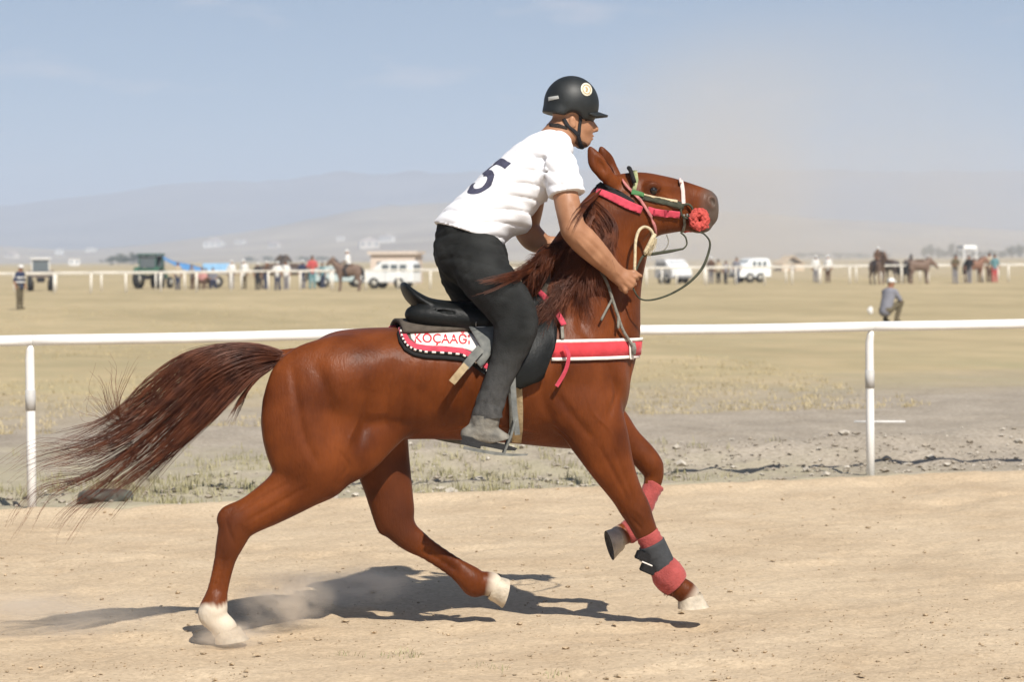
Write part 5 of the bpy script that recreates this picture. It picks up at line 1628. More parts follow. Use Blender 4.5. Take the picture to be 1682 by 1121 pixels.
# ================================================================== figures and beasts in the distance
_mats = {}
def cm(name, c, rough=.8):
    if name not in _mats: _mats[name] = mat(name, c, rough, .2, var=.12, vscale=6)
    return _mats[name]
SK = cm('tanned_skin', (.26, .13, .075))
CL = dict(white=(.72, .71, .68), black=(.025, .025, .028), olive=(.11, .09, .055), brown=(.10, .06, .04), blue=(.10, .14, .26), grey=(.22, .21, .22), red=(.48, .09, .09), pink=(.55, .28, .26),
          teal=(.12, .24, .26), navy=(.03, .04, .08), beige=(.42, .35, .25), slate=(.20, .20, .225), green=(.07, .12, .08))
def cloth(c): return cm('cloth_' + c, CL[c])
def figure(px, py, label, shirt='white', legs='black', hat='white', pose='stand', H=1.72, yaw=0.0, group=None, base=None, stripes=False, h=.02):
    g = base if base is not None else ground(px, py)
    root = empty('person', g, yaw, label, 'person', group)
    k = H / 1.72
    if pose == 'stand':
        hip = Vector((0, 0, .90)); knee = [(-.01, s * .09, .48) for s in (1, -1)]; foot = [(-.02, s * .10, .04) for s in (1, -1)]; neck = Vector((.02, 0, 1.45)); head = Vector((.05, 0, 1.61))
        hands = [(.06, s * .26, .82) for s in (1, -1)]; elbow = [(-.04, s * .27, 1.10) for s in (1, -1)]
    elif pose == 'hands_up':
        hip = Vector((0, 0, .90)); knee = [(0, s * .10, .48) for s in (1, -1)]; foot = [(0, s * .12, .04) for s in (1, -1)]; neck = Vector((.04, 0, 1.45)); head = Vector((.08, 0, 1.61))
        hands = [(.30, s * .10, 1.12) for s in (1, -1)]; elbow = [(.04, s * .28, 1.10) for s in (1, -1)]
    elif pose == 'squat':
        hip = Vector((-.12, 0, .30)); knee = [(.26, s * .20, .50) for s in (1, -1)]; foot = [(.10, s * .17, .04) for s in (1, -1)]; neck = Vector((.08, 0, .82)); head = Vector((.14, 0, .99))
        hands = [(.36, s * .12, .42) for s in (1, -1)]; elbow = [(.18, s * .25, .55) for s in (1, -1)]
    elif pose == 'sit':
        hip = Vector((0, 0, .45)); knee = [(.40, s * .12, .47) for s in (1, -1)]; foot = [(.42, s * .12, .04) for s in (1, -1)]; neck = Vector((.03, 0, 1.00)); head = Vector((.06, 0, 1.16))
        hands = [(.34, s * .12, .56) for s in (1, -1)]; elbow = [(.06, s * .25, .68) for s in (1, -1)]
    else:                                                              # ride
        hip = Vector((0, 0, 1.45)); knee = [(.22, s * .30, 1.20) for s in (1, -1)]; foot = [(.05, s * .33, .78) for s in (1, -1)]; neck = Vector((.05, 0, 2.00)); head = Vector((.09, 0, 2.16))
        hands = [(.36, s * .08, 1.58) for s in (1, -1)]; elbow = [(.10, s * .26, 1.66) for s in (1, -1)]
    lo = (-.5, -.45, -.02); hi = (.6, .45, float(head.z) + .2)
    F1 = Field(lo, hi, h); F2 = Field(lo, hi, h); F3 = Field(lo, hi, h)
    F1.ell(head, (.095, .078, .12), k=.02); F1.cone(neck, head, .055, .055, k=.02); F1.cone(hip, neck, .09, .09, 1.2, 1.3, k=.02)
    F1.ell((head.x + .09, 0, head.z - .02), (.022, .016, .024), k=.012)
    for i, s in enumerate((1, -1)):
        sh = Vector((neck.x, s * .17, neck.z - .05))
        F1.cone(sh, elbow[i], .05, .042, k=.01); F1.cone(elbow[i], hands[i], .042, .032, k=.01); F1.ell(hands[i], (.045, .035, .05), k=.01)
        F2.cone(sh, Vector(sh).lerp(Vector(elbow[i]), .9), .068, .060, k=.03)
        if i == 0 or True:
            hp = (hip.x, s * .085, hip.z)
            F3.cone(hp, knee[i], .098, .075, k=.03); F3.cone(knee[i], foot[i], .073, .055, k=.02); F3.cone(foot[i], (foot[i][0] + .14, foot[i][1], .035 if pose != 'ride' else foot[i][2]), .045, .04, k=.02)
            F1.cone(hp, knee[i], .06, .05, k=.02); F1.cone(knee[i], foot[i], .05, .04, k=.02)
    up = (neck - hip)
    F2.cone(hip - up * .06, neck - up * .12, .130, .125, 1.25, 1.5, k=.05); F2.cone(neck - up * .12, neck - up * .02, .11, .07, 1.5, 1.0, k=.04)
    F3.cone(hip + up * .02, hip, .125, .125, 1.25, 1.25, k=.04)
    F1.build('body', SK, root)
    so = F2.build('shirt', cloth(shirt), root); F3.build('trousers', cloth(legs), root)
    if stripes:
        for t in (.30, .62):
            c0 = hip + up * t
            mm = MB(); mm.tube([(c0.x + .150 * cos(a), .205 * sin(a), c0.z + .0) for a in np.linspace(0, 2 * pi, 25)], .028, 8, cap=False); mm.build('stripe', cloth('white'), so, True)
    if hat:
        Fh_ = Field((head.x - .25, -.2, head.z), (head.x + .3, .2, head.z + .2), h * .8)
        Fh_.ell((head.x, 0, head.z + .05), (.108, .092, .085), k=.02); Fh_.ell((head.x + .12, 0, head.z + .035), (.09, .075, .018), k=.01); Fh_.plane((0, 0, head.z + .02), (0, 0, -1))
        Fh_.build('cap', cloth(hat), root)
    else:
        Fh_ = Field((head.x - .2, -.15, head.z - .1), (head.x + .2, .15, head.z + .2), h * .8)
        Fh_.ell((head.x - .015, 0, head.z + .03), (.10, .086, .105), k=.02); Fh_.plane((head.x + .04, 0, head.z + .01), (.6, 0, -.8)); Fh_.build('hair', cloth('black'), root)
    root.scale = (k, k, k)
    return root
HORSEC = dict(bay=(.17, .115, .085), dark=(.10, .08, .07), chestnut=(.22, .12, .08), grey=(.30, .28, .26))
def far_horse(g, yaw, coat, label, headup=1.0, group='horses standing beyond the far rail'):
    root = empty('horse', g, yaw, label, 'horse', group)
    Fq = Field((-1.05, -.35, -.02), (1.3, .35, 2.1), .03)
    Fq.sections([(-.72, 1.30, 1.0, .10), (-.6, 1.44, .86, .24), (-.3, 1.47, .82, .28), (.1, 1.42, .80, .29), (.4, 1.47, .78, .26), (.6, 1.42, .84, .2), (.72, 1.25, 1.0, .08)], k=.05)
    hz_ = 1.45 + .55 * headup
    Fq.chain([[.45, 0, 1.2, .26, .6], [.72, 0, 1.45, .17, .6], [.92, 0, hz_ - .12, .12, .65]], k=.05)
    Fq.chain([[.90, 0, hz_, .12, .75], [1.10, 0, hz_ - .16, .10, .7], [1.25, 0, hz_ - .36, .062, .8]], k=.03)
    for s in (1, -1):
        Fq.cone((.90, s * .06, hz_ + .08), (.88, s * .07, hz_ + .22), .035, .012, k=.02)
        Fq.chain([[.5, s * .14, .95, .13, .7], [.48, s * .14, .55, .06, .9], [.49, s * .14, .30, .04, 1], [.50, s * .14, .1, .045, 1], [.54, s * .14, .03, .05, 1]], k=.03)
        Fq.chain([[-.55, s * .15, 1.0, .19, .6], [-.5, s * .15, .75, .12, .7], [-.66, s * .15, .52, .06, .9], [-.62, s * .15, .28, .042, 1], [-.6, s * .15, .1, .045, 1], [-.55, s * .15, .03, .05, 1]], k=.03)
    Fq.build('body', cm('far_coat_' + coat, HORSEC[coat], .55), root)
    Ft_ = Field((-1.05, -.2, .3), (-.55, .2, 1.45), .03); Ft_.chain([[-.70, 0, 1.33, .05, 1], [-.82, 0, 1.1, .075, .9], [-.84, 0, .7, .07, .9], [-.80, 0, .5, .03, 1]], k=.03); Ft_.build('tail', cloth('black'), root)
    Fm_ = Field((.3, -.2, 1.2), (1.05, .2, 2.2), .03); Fm_.chain([[.42, 0, 1.48, .05, .9], [.62, 0, 1.60, .06, .8], [.82, 0, hz_ + .02, .06, .8]], k=.03); Fm_.build('mane', cloth('black'), root)
    Fd = Field((-.4, -.4, 1.0), (.4, .4, 1.7), .03); Fd.cone((-.22, 0, 1.42), (.22, 0, 1.44), .10, .09, 2.2, 2.2, k=.02); Fd.ell((0, 0, 1.15), (.5, .27, .26), k=.01, op='cut'); Fd.build('saddle', cloth('brown'), root)
    return root

# people
figure(33, 508, 'man in dark striped shirt and white cap standing alone on the dry grass', 'navy', 'olive', 'white', 'stand', 1.62, -.6, stripes=True, h=.016)
figure(1459, 530, 'man in slate shirt and white cap squatting on the open field', 'slate', 'olive', 'white', 'squat', 1.80, .8, h=.016)
bag = ground(1430, 517)
c = Field((-.2, -.15, -.02), (.2, .15, .5), .02); c.chain([[0, 0, .07, .07, .8], [0, 0, .14, .06, .7], [.01, 0, .2, .03, .7]], k=.03); c.noise(.012, 20, 2)
bo = c.build('white_bag', cloth('white')); bo.location = bag + Vector((0, 0, .0)); tag(bo, 'white bag beside the squatting man', 'bag')
for o_ in (
    (380, 474, 'person all in white standing by the light blue trailer', 'white', 'grey', 'white', 'stand', 1.75, 1.2),
    (401, 475, 'person in white shirt and dark trousers between trailer and horses', 'white', 'olive', 'white', 'stand', 1.78, -1.9),
    (423, 476, 'person in dark clothes and white hat beside a fence post', 'black', 'black', 'white', 'stand', 1.60, -1.0),
    (456, 477, 'man in pale shirt and white cap bending among the dark horses', 'white', 'navy', 'white', 'hands_up', 1.66, -1.5),
    (513, 474, 'person in bright red shirt standing beside dark horses', 'red', 'teal', None, 'hands_up', 2.0, -1.3),
    (338, 474, 'person in brown sitting in the shade of the tarpaulin', 'brown', 'brown', None, 'sit', 1.7, -1.2),
    (333, 475, 'person in pink shirt sitting under the blue tarpaulin', 'pink', 'brown', None, 'sit', 1.8, -1.7),
    (350, 474, 'person in dark clothes sitting below the light blue trailer', 'slate', 'navy', None, 'sit', 1.75, -1.4),
    (292, 476, 'person in beige shirt standing below the raised edge of the tarpaulin', 'beige', 'navy', None, 'stand', 1.65, -1.1),
    (316, 475, 'person in grey bending in the shade of the tarpaulin', 'grey', 'brown', None, 'hands_up', 1.5, -2.2),
    (437, 475, 'person in brown jacket holding a dark horse', 'brown', 'navy', 'white', 'hands_up', 1.7, -.4),
    (470, 476, 'person in white shirt and grey trousers amid the dark horses', 'white', 'grey', None, 'stand', 1.68, -1.8),
    (497, 474, 'person in dark blue leaning between the dark horses and the red shirt', 'navy', 'slate', 'white', 'stand', 1.72, -1.2),
    (530, 473, 'person in teal shirt right beside the one in red', 'teal', 'navy', None, 'stand', 1.55, -2.1),
    (1180, 466, 'person in beige and dark cap near the brown dressed person', 'beige', 'black', 'black', 'stand', 1.6, -1.7),
    (1168, 466, 'person in brown clothes and white cap beside the pale minibus', 'brown', 'grey', 'white', 'stand', 1.75, -1.5),
    (1192, 466, 'person in grey standing between the two pale vans', 'grey', 'black', None, 'stand', 1.5, -1.0),
    (1210, 466, 'person in slate shirt standing at the back of a van', 'slate', 'navy', None, 'stand', 1.72, -1.6),
    (1340, 464, 'person in white shirt and dark trousers near the beige tent', 'white', 'grey', 'white', 'stand', 1.78, -1.4),
    (1360, 464, 'person in white shirt and brown trousers near the beige tent', 'white', 'brown', 'white', 'stand', 1.8, -1.9),
    (1569, 466, 'person in olive leaning on the far rail with dark hair', 'olive', 'grey', None, 'hands_up', 1.8, -1.2),
    (1592, 465, 'person in dark clothes under the white canopy by the far rail', 'black', 'grey', None, 'stand', 1.75, -2.0),
    (1634, 464, 'person in teal top and red skirt at the far rail', 'teal', 'red', None, 'stand', 1.80, -1.5),
    (1625, 463, 'person in beige beside the one in teal top', 'beige', 'brown', None, 'stand', 1.9, -1.3)):
    figure(o_[0], o_[1], o_[2], *o_[3:7], H=o_[7], yaw=o_[8])

def rides(px, py, yaw, coat, hl, rl=None, shirt='white', hat='white', headup=1.0, legs='black'):
    g = ground(px, py)
    far_horse(g, yaw, coat, hl, headup)
    if rl: figure(px, py, rl, shirt, legs, hat, 'ride', 1.72, yaw, base=g + Vector((0, 0, .02)))
rides(573, 478, pi - .15, 'bay', 'brown horse ridden by a person in white by the far rail', 'rider in white on the brown horse by the far rail', 'white', 'white', .6)
rides(446, 474, .3, 'dark', 'dark horse behind the man in pale shirt')
rides(484, 473, pi - .2, 'dark', 'dark horse beside the person in red', None)
rides(1441, 467, -1.2, 'bay', 'bay horse carrying a rider in a white cap on the right', 'rider in brown jacket on the bay horse to the right', 'brown', 'white', .8)
rides(1463, 465, pi - 1.0, 'dark', 'riderless dark horse close beside the mounted bay')
rides(1510, 466, .25, 'bay', 'brown horse grazing sideways on the right of the mounted bay', None, headup=-.2)
rides(1492, 464, 1.2, 'dark', 'dark horse turned away behind the grazing one', None, headup=.5)
rides(1600, 464, .5, 'chestnut', 'chestnut horse standing near the white canopy', None, headup=.2)

# ================================================================== vehicles, tents and huts in the distance
GLASS = mat('dark_window_glass', (.12, .14, .15), .15, .6)
TYRE = cm('tyre_rubber', (.03, .03, .03), .9)
RIM = cm('dusty_rim', (.40, .38, .33), .6)
def wheel(parent, x, y, r, wd, rim=RIM, name='wheel'):
    m = MB(); m.tube([(x, y - wd / 2, r), (x, y - wd * .42, r), (x, y + wd * .42, r), (x, y + wd / 2, r)], [r * .9, r, r, r * .9], 18); w = m.build(name, TYRE, parent, True)
    m = MB(); m.tube([(x, y - wd / 2 - .012, r), (x, y + wd / 2 + .012, r)], r * .55, 14); m.build('rim', rim, w, True)
def van(px, py, yaw, label, c, L=4.9, Hh=2.0, W=1.75, nose=.75, group=None):
    root = empty('van', ground(px, py), yaw, label, 'van')
    bodym = cm('van_paint_' + label[:12].replace(' ', '_'), c, .35)
    x0, x1 = -L / 2, L / 2
    poly = [(x0, .35), (x0 - .02, 1.2), (x0 + .12, Hh - .06), (x0 + .3, Hh), (x1 - nose - .65, Hh), (x1 - nose - .45, Hh - .08), (x1 - nose + .02, 1.18), (x1 - .12, 1.0), (x1, .75), (x1 - .02, .35)]
    m = MB(); m.prism(poly, -W / 2, W / 2); m.build('body', bodym, root, bevel=.05)
    for s in (1, -1):
        y = s * (W / 2 + .004)
        nwin = 3
        xs = np.linspace(x0 + .3, x1 - nose - .5, nwin + 1)
        for i in range(nwin):
            m = MB(); m.box(((xs[i] + xs[i + 1]) / 2, y, 1.5 * Hh / 2.0), (xs[i + 1] - xs[i] - .14, .012, .48 * Hh / 2), 0); m.build('window', GLASS, root)
        m = MB(); m.box((x0 + L * .52, y, .95), (.02, .014, 1.1)); m.build('door_seam', GLASS, root)
        m = MB(); m.box((x1 - .05, s * W * .38, .82), (.10, .26, .18)); m.build('headlight', cm('lamp_lens', (.7, .7, .66), .2), root)
        for x in (x0 + .85, x1 - .85): wheel(root, x, s * (W / 2 - .08), .33, .22)
    m = MB(); m.box((x1 - nose - .20, 0, 1.53 * Hh / 2), (.03, W * .82, .52), 0, -.42); m.build('windscreen', GLASS, root)
    m = MB(); m.box((x0 - .035, 0, 1.5 * Hh / 2), (.02, W * .75, .45)); m.build('rear_window', GLASS, root)
    m = MB(); m.box((x1, 0, .45), (.10, W * .96, .20)); m.build('bumper', cm('grey_bumper', (.2, .2, .2), .6), root, bevel=.02)
    return root
van(642, 474, pi - .3, 'white pickup van parked in front of the beige building', (.76, .77, .76), 3.3, 1.65, 1.6, .8)
van(557, 472, .2, 'teal and white car hidden partly behind the far rail', (.42, .50, .50), 3.8, 1.35, 1.6, .8)
van(1106, 466, -1.15, 'pale white minibus parked behind the far rail near brown dressed person', (.76, .76, .76), 2.6, 1.6, 1.5, .5)
van(1232, 464, pi + .4, 'white van with dark side windows beside the beige tent', (.76, .78, .77), 2.5, 1.65, 1.5, .5)
def tractor(px, py, yaw, label, paint_c, roof_c, k=1.0, cab=True):
    root = empty('tractor', ground(px, py), yaw, label, 'tractor')
    pm = cm('paint_' + label[:10].replace(' ', '_'), paint_c, .5); rm = cm('roof_' + label[:10].replace(' ', '_'), roof_c, .5)
    m = MB(); m.box((.95, 0, .95), (1.5, .62, .62), taper=.94); m.build('bonnet', pm, root, bevel=.05)
    m = MB(); m.box((1.72, 0, .95), (.04, .5, .5)); m.build('grille', cloth('black'), root)
    m = MB(); m.box((-.1, 0, .78), (2.4, .4, .3)); m.build('chassis', cloth('black'), root)
    m = MB(); m.tube([(.7, .22, 1.2), (.7, .22, 2.0)], .04, 8); m.build('exhaust', cloth('black'), root)
    m = MB(); m.box((-.35, 0, 1.15), (.5, .5, .12)); m.box((-.58, 0, 1.4), (.1, .5, .45)); m.build('seat', cloth('black'), root)
    if cab:
        for x in (.2, -.85):
            for y in (-.62, .62):
                m = MB(); m.box((x, y, 1.65), (.07, .07, 1.35)); m.build('cab_post', rm, root)
        m = MB(); m.box((-.33, 0, 2.36), (1.4, 1.5, .14)); m.build('cab_roof', rm, root, bevel=.04)
        m = MB(); m.box((.2, 0, 1.78), (.012, 1.15, .95)); m.build('windscreen', GLASS, root)
        m = MB(); m.box((-.86, 0, 1.85), (.012, 1.15, .8)); m.build('rear_window', GLASS, root)
        m = MB(); m.box((-.86, 0, 1.2), (.05, 1.2, .45)); m.build('rear_panel', pm, root)
    for s in (1, -1):
        m = MB(); m.prism([(-1.25, .9), (-1.2, 1.3), (-.95, 1.5), (-.45, 1.5), (-.2, 1.3), (-.3, 1.25), (-.5, 1.4), (-.9, 1.4), (-1.1, 1.22), (-1.15, .9)], s * .58, s * .95); m.build('mudguard', pm, root)
        wheel(root, -.7, s * .78, .68, .36); wheel(root, 1.35, s * .62, .40, .22)
    root.scale = (k, k, k)
    return root
tractor(67, 478, 1.75, 'grey tractor with white roofed cab behind the far rail', (.16, .13, .11), (.68, .67, .64), .82)
tractor(252, 474, 1.25, 'dark green tractor with cab next to the blue tarpaulin', (.05, .12, .08), (.06, .13, .11), .92)
# blue tarpaulin shelter and trailer
g = ground(300, 472)
tp = empty('tarpaulin', g, 0.0, 'blue tarpaulin stretched from the green tractor down to the trailer', 'tarpaulin')
BT = cm('blue_tarp', (.10, .26, .50), .5)
v, f = [], []
n, m_ = 16, 9
for i in range(n):
    for j in range(m_):
        t, s = i / (n - 1), j / (m_ - 1)
        v.append((-1.5 + 3.2 * t, -1.0 + 2.6 * s, 2.10 - .85 * t ** .8 - .16 * sin(pi * t) * (1 - .4 * s) - .10 * sin(pi * s) + .05 * sin(9 * t + 3 * s) - .35 * (1 - s) * t))
for i in range(n - 1):
    for j in range(m_ - 1): f.append((i * m_ + j, (i + 1) * m_ + j, (i + 1) * m_ + j + 1, i * m_ + j + 1))
o = mobj('sheet', v, f, BT, tp, True); md = o.modifiers.new('thick', 'SOLIDIFY'); md.thickness = .02
for x, y, z in ((-1.45, -1.0, 2.1), (-1.45, 1.55, 2.1), (1.65, -1.0, .95), (1.65, 1.5, 1.2)):
    m = MB(); m.tube([(x, y, -.05), (x, y, z)], .035, 8); m.build('pole', cloth('grey'), tp, True)
tr = empty('trailer', ground(357, 473), .1, 'light blue boarded farm trailer on wheels', 'trailer')
LB = cm('light_blue_boards', (.26, .47, .70), .6)
for s in (1, -1):
    for z in (1.08, 1.28, 1.48):
        m = MB(); m.box((0, s * .75, z), (1.8, .04, .19)); m.build('side_board', LB, tr)
    for z in (1.08, 1.28, 1.48):
        m = MB(); m.box((s * .91, 0, z), (.04, 1.46, .19)); m.build('end_board', LB, tr)
    wheel(tr, 0, s * .55, .38, .2)
m = MB(); m.box((0, 0, .92), (1.9, 1.6, .1)); m.build('bed', cloth('grey'), tr)
m = MB(); m.tube([(-.9, 0, .85), (-1.7, 0, .5)], .04, 8); m.build('drawbar', cloth('black'), tr)
# white canopy and beige tent
def tent(px, py, w, hgt, dep, label, c, open_=False):
    g = ground(px, py); root = empty('tent', g, 0.25, label, 'tent')
    mt = cm('canvas_' + label[:8].replace(' ', '_'), c, .8)
    if not open_:
        m = MB(); m.prism([(-w / 2, hgt * .45), (-w / 2, -.02), (w / 2, -.02), (w / 2, hgt * .45)], -dep / 2, dep / 2); m.build('wall', mt, root)
        m = MB(); m.box((-.1, -dep / 2 - .01, hgt * .2), (w * .22, .02, hgt * .4)); m.build('door_flap', cloth('brown'), root)
    m = MB(); e = w / 2 + .15
    m.prism([(-e, hgt * .44), (0, hgt), (e, hgt * .44), (e - .08, hgt * .44 - .05), (0, hgt - .10), (-e + .08, hgt * .44 - .05)], -dep / 2 - .15, dep / 2 + .15) if not open_ else m.box((0, 0, hgt), (w, dep, .22), taper=.9)
    m.build('roof', mt, root)
    if open_:
        for x in (-1, 1):
            for y in (-1, 1):
                q = MB(); q.tube([(x * w * .46, y * dep * .46, -.05), (x * w * .46, y * dep * .46, hgt)], .03, 8); q.build('pole', cloth('white'), root, True)
    return root
tent(1296, 445, 2.9, 1.9, 3, 'beige ridge tent behind the white vans', (.58, .46, .33))
tent(1588, 464, .95, 2.3, 1.2, 'small white canopy on poles by the far rail', (.72, .72, .70), True)
def house(pos, yaw, w, dep, hgt, label, wc, rc, flat=False, group=None, nwin=3):
    root = empty('building', pos, yaw, label, 'building', group)
    wm = cm('wall_%d_%d' % (int(wc[0] * 99), int(wc[2] * 99)), wc, .85); rm = cm('roof_%d_%d' % (int(rc[0] * 99), int(rc[2] * 99)), rc, .85)
    m = MB(); m.box((0, 0, hgt / 2 - .5), (w, dep, hgt + 1)); m.build('wall', wm, root)
    m = MB()
    if flat: m.box((0, 0, hgt + .12), (w + .4, dep + .4, .24))
    else: m.prism([(-w / 2 - .4, hgt), (0, hgt + w * .22), (w / 2 + .4, hgt), (w / 2 + .3, hgt - .1), (-w / 2 - .3, hgt - .1)], -dep / 2 - .4, dep / 2 + .4)
    m.build('roof', rm, root)
    for i in range(nwin):
        x = (i + .5) / nwin * w - w / 2
        m = MB(); m.box((x, -dep / 2 - .01, hgt * .58), (w / nwin * .42, .04, hgt * .36)); m.build('window', GLASS, root)
    return root
house(ground(652, 466), -.1, 3.2, 4, 2.1, 'beige flat roofed hut behind the white pickup van', (.60, .50, .42), (.56, .48, .41), True, nwin=2)
k = 0
for px, py, w, h_, wc, rc, lb in ((352, 406, 26, 7, (.70, .68, .64), (.45, .40, .36), 'long white building on the hill slope above the tarpaulin'), (395, 402, 13, 7, (.62, .58, .52), (.42, .3, .24), 'small pale house on the hill slope right of the long white one'),
                         (606, 408, 22, 8, (.62, .57, .5), (.5, .44, .4), 'wide cream building on the hill slope above the beige hut'), (636, 398, 16, 7, (.66, .63, .58), (.44, .38, .33), 'pale house high on the slope above the beige hut'),
                         (150, 414, 16, 6, (.60, .57, .52), (.42, .36, .32), 'pale building low on the slope right of the grey tractor'), (98, 418, 11, 6, (.74, .73, .7), (.5, .46, .42), 'white house on the low slope above the grey tractor'),
                         (450, 408, 14, 6, (.55, .50, .44), (.44, .36, .32), 'dull cream house on the slope above the dark horses'), (560, 396, 12, 6, (.58, .54, .48), (.42, .36, .32), 'small house on the slope left of the wide cream building'),
                         (20, 424, 14, 5, (.66, .6, .52), (.46, .38, .32), 'cream house at the far left foot of the slope'), (1100, 424, 16, 6, (.62, .58, .52), (.45, .38, .34), 'pale house at the foot of the hills above the minibus')):
    d = ray(px, py).normalized()
    hit = FOOTB.ray_cast(Vector((0, 0, HCAM)), d)
    pos = hit[0] if hit[0] else at_depth(px, py, 2400)
    house(pos, random.uniform(-.5, .5), w, w * .7, h_, lb, wc, rc, k % 3 == 1)
    k += 1
g = ground(122, 435.5); house(Vector((g.x * 1200 / g.y, 1200, -.3)), .2, 5, 4, 3.2, 'tiny white hut on the plain right of the grey tractor', (.72, .71, .69), (.55, .5, .46), True, nwin=2)

# trees on the far plain
BARK = cm('bark', (.10, .075, .055), .9)
LEAF = mat('dusty_dark_leaf', (.045, .06, .032), .8, .2, col2=(.085, .10, .05), vscale=1.2)
def far_tree(px, d, hgt, wid, label, seed, group):
    rg = np.random.default_rng(seed)
    p = at_depth(px, 425, d); p.z = -.2
    root = empty('tree', p, rg.uniform(0, 6), label, 'tree', group)
    m = MB(); m.tube([(0, 0, 0), (.1, 0, hgt * .3), (.15, .1, hgt * .75)], [hgt * .035, hgt * .026, hgt * .008], 7)
    for a in range(5):
        t = a * 1.3 + rg.uniform(0, .6); m.tube([(.1, 0, hgt * (.25 + .07 * a)), (wid * .3 * cos(t), wid * .3 * sin(t), hgt * (.45 + .08 * a))], [hgt * .015, hgt * .005], 5)
    m.build('trunk', BARK, root, True)
    n = 520
    cl = rg.normal(0, 1, (14, 3)) * np.array([wid * .24, wid * .24, hgt * .17]) + (0, 0, hgt * .58)
    c = cl[rg.integers(0, 14, n)] + rg.normal(0, 1, (n, 3)) * np.array([wid * .10, wid * .10, hgt * .07])
    c[:, 2] = np.clip(c[:, 2], hgt * .12, hgt * 1.02)
    u = rg.normal(0, 1, (n, 3)); u /= np.linalg.norm(u, axis=1)[:, None]
    w = np.cross(u, rg.normal(0, 1, (n, 3))); w /= np.linalg.norm(w, axis=1)[:, None]
    s = hgt * rg.uniform(.03, .07, (n, 1))
    V = np.stack([c + u * s, c + w * s, c - u * s, c - w * s], 1).reshape(-1, 3)
    o = mobj('crown', V, [(4 * i, 4 * i + 1, 4 * i + 2, 4 * i + 3) for i in range(n)], LEAF, root)
    return root
row_l = ((184, 5.0, 7, 'dark tree at the open end of the row behind the green tractor'), (196, 5.4, 8, 'dark tree second from the open end of the row behind the green tractor'),
         (207, 4.8, 8, 'lowest dark tree in the row behind the green tractor'), (219, 6.2, 7, 'tallest dark tree in the row behind the green tractor'), (232, 5.5, 8, 'dark tree half hidden behind the green tractor'))
for i, (px, h_, w, lb) in enumerate(row_l):
    far_tree(px, 1250, h_, w, lb, 50 + i, 'trees behind the green tractor')
row_r = ((1519, 7.5, 5), (1530, 8.6, 5), (1542, 6.5, 4), (1553, 5.5, 6), (1562, 9, 4), (1580, 5.5, 7), (1597, 4.6, 7), (1612, 5, 7), (1630, 5, 7), (1646, 5.4, 7), (1662, 7.6, 5), (1677, 8.2, 5))
for i, (px, h_, w) in enumerate(row_r):
    lb = 'tallest slim dark tree behind the white canopy' if i == 4 else ('tall slim dark tree in the far row right of the beige tent' if h_ > 6 else 'low spreading dark tree in the far row behind the white canopy')
    far_tree(px, 1500, h_, w, lb, 80 + i, 'trees at the right of the plain')
for i, px in enumerate((410, 440, 470, 500, 530)):
    far_tree(px, 1700, 4.6, 12, 'low dusty bush on the far plain behind the dark horses', 120 + i, 'bushes behind the dark horses')
for i, px in enumerate((1310, 1345, 1380, 1415, 1450)):
    far_tree(px, 1700, 4.6, 12, 'low dusty bush on the far plain right of the beige tent', 140 + i, 'bushes right of the tent')

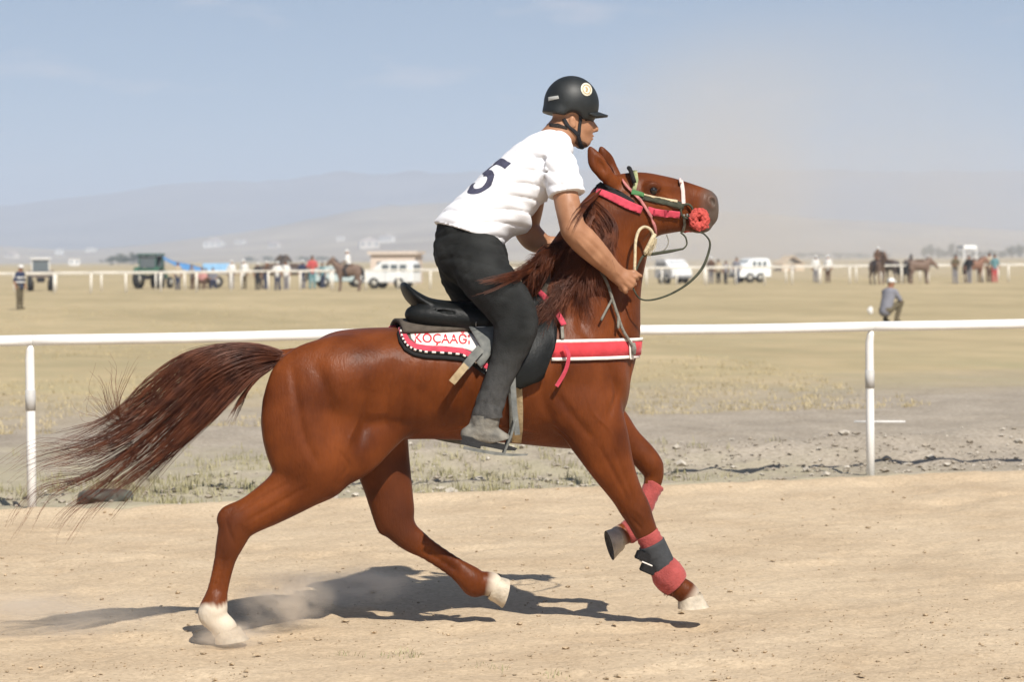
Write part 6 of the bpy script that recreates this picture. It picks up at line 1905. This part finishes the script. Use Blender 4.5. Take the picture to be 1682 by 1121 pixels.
# ================================================================== dust
def dust(name, label, c, size, dens, seed, scale=3.0, col=(.96, .88, .77)):
    m = bpy.data.materials.new('dust_' + str(seed)); m.use_nodes = True
    nt = m.node_tree; nt.nodes.remove(nt.nodes['Principled BSDF'])
    pv = nt.nodes.new('ShaderNodeVolumePrincipled'); pv.inputs['Color'].default_value = col + (1,); pv.inputs['Anisotropy'].default_value = .2
    tc = nt.nodes.new('ShaderNodeTexCoord')
    ln = nt.nodes.new('ShaderNodeVectorMath'); ln.operation = 'LENGTH'; nt.links.new(tc.outputs['Object'], ln.inputs[0])
    n = nt.nodes.new('ShaderNodeTexNoise'); n.inputs['Scale'].default_value = scale; n.inputs['Detail'].default_value = 5; n.noise_dimensions = '4D'; n.inputs['W'].default_value = seed
    nt.links.new(tc.outputs['Object'], n.inputs['Vector'])
    f = nt.nodes.new('ShaderNodeMapRange'); f.inputs[1].default_value = .25; f.inputs[2].default_value = 1.0; f.inputs[3].default_value = 1; f.inputs[4].default_value = 0; f.interpolation_type = 'SMOOTHSTEP'
    nt.links.new(ln.outputs['Value'], f.inputs[0])
    r = nt.nodes.new('ShaderNodeMapRange'); r.inputs[1].default_value = .42; r.inputs[2].default_value = .72
    nt.links.new(n.outputs['Fac'], r.inputs[0])
    a = nt.nodes.new('ShaderNodeMath'); a.operation = 'MULTIPLY'; nt.links.new(f.outputs[0], a.inputs[0]); nt.links.new(r.outputs[0], a.inputs[1])
    b = nt.nodes.new('ShaderNodeMath'); b.operation = 'MULTIPLY'; nt.links.new(a.outputs[0], b.inputs[0]); b.inputs[1].default_value = dens
    nt.links.new(b.outputs[0], pv.inputs['Density']); nt.links.new(pv.outputs[0], nt.nodes['Material Output'].inputs['Volume'])
    bm = bmesh.new(); bmesh.ops.create_icosphere(bm, subdivisions=3, radius=1)
    me = bpy.data.meshes.new(name); bm.to_mesh(me); bm.free(); me.materials.append(m)
    o = bpy.data.objects.new(name, me); COL.objects.link(o); o.location = c; o.scale = size
    return tag(o, label, 'dust', None, 'stuff')
q = ground(465, 1040); dust('dust_cloud', 'puff of dust kicked up by the hind hoof', q + Vector((0, .12, .15)), (.28, .22, .19), 14.0, 1, 2.0)
q = ground(580, 1000); dust('dust_cloud', 'thin dust trailing over the horse\'s shadow', q + Vector((0, .0, .12)), (.42, .28, .13), 7, 2, 1.9)
q = ground(60, 1050); dust('dust_cloud', 'dust drifting low behind the horse', q + Vector((0, .1, .10)), (.80, .4, .15), 6, 3, 1.7)
q = ground(380, 1058); dust('dust_cloud', 'small dust spurt round the planted hoof', q + Vector((0, -.04, .04)), (.26, .18, .08), 14.0, 4, 2.0)
q = at_depth(1260, 420, 222); dust('dust_cloud', 'low pale dust hanging about the parked vans on the right', Vector((q.x, 222, 2.5)), (30, 46, 10), .034, 7, .9, (.93, .88, .82))
q = at_depth(1330, 360, 420); dust('dust_cloud', 'broad tan dust veil rising over the right of the far plain', Vector((q.x, 420, 6)), (62, 90, 42), .024, 6, .8, (.93, .88, .82))
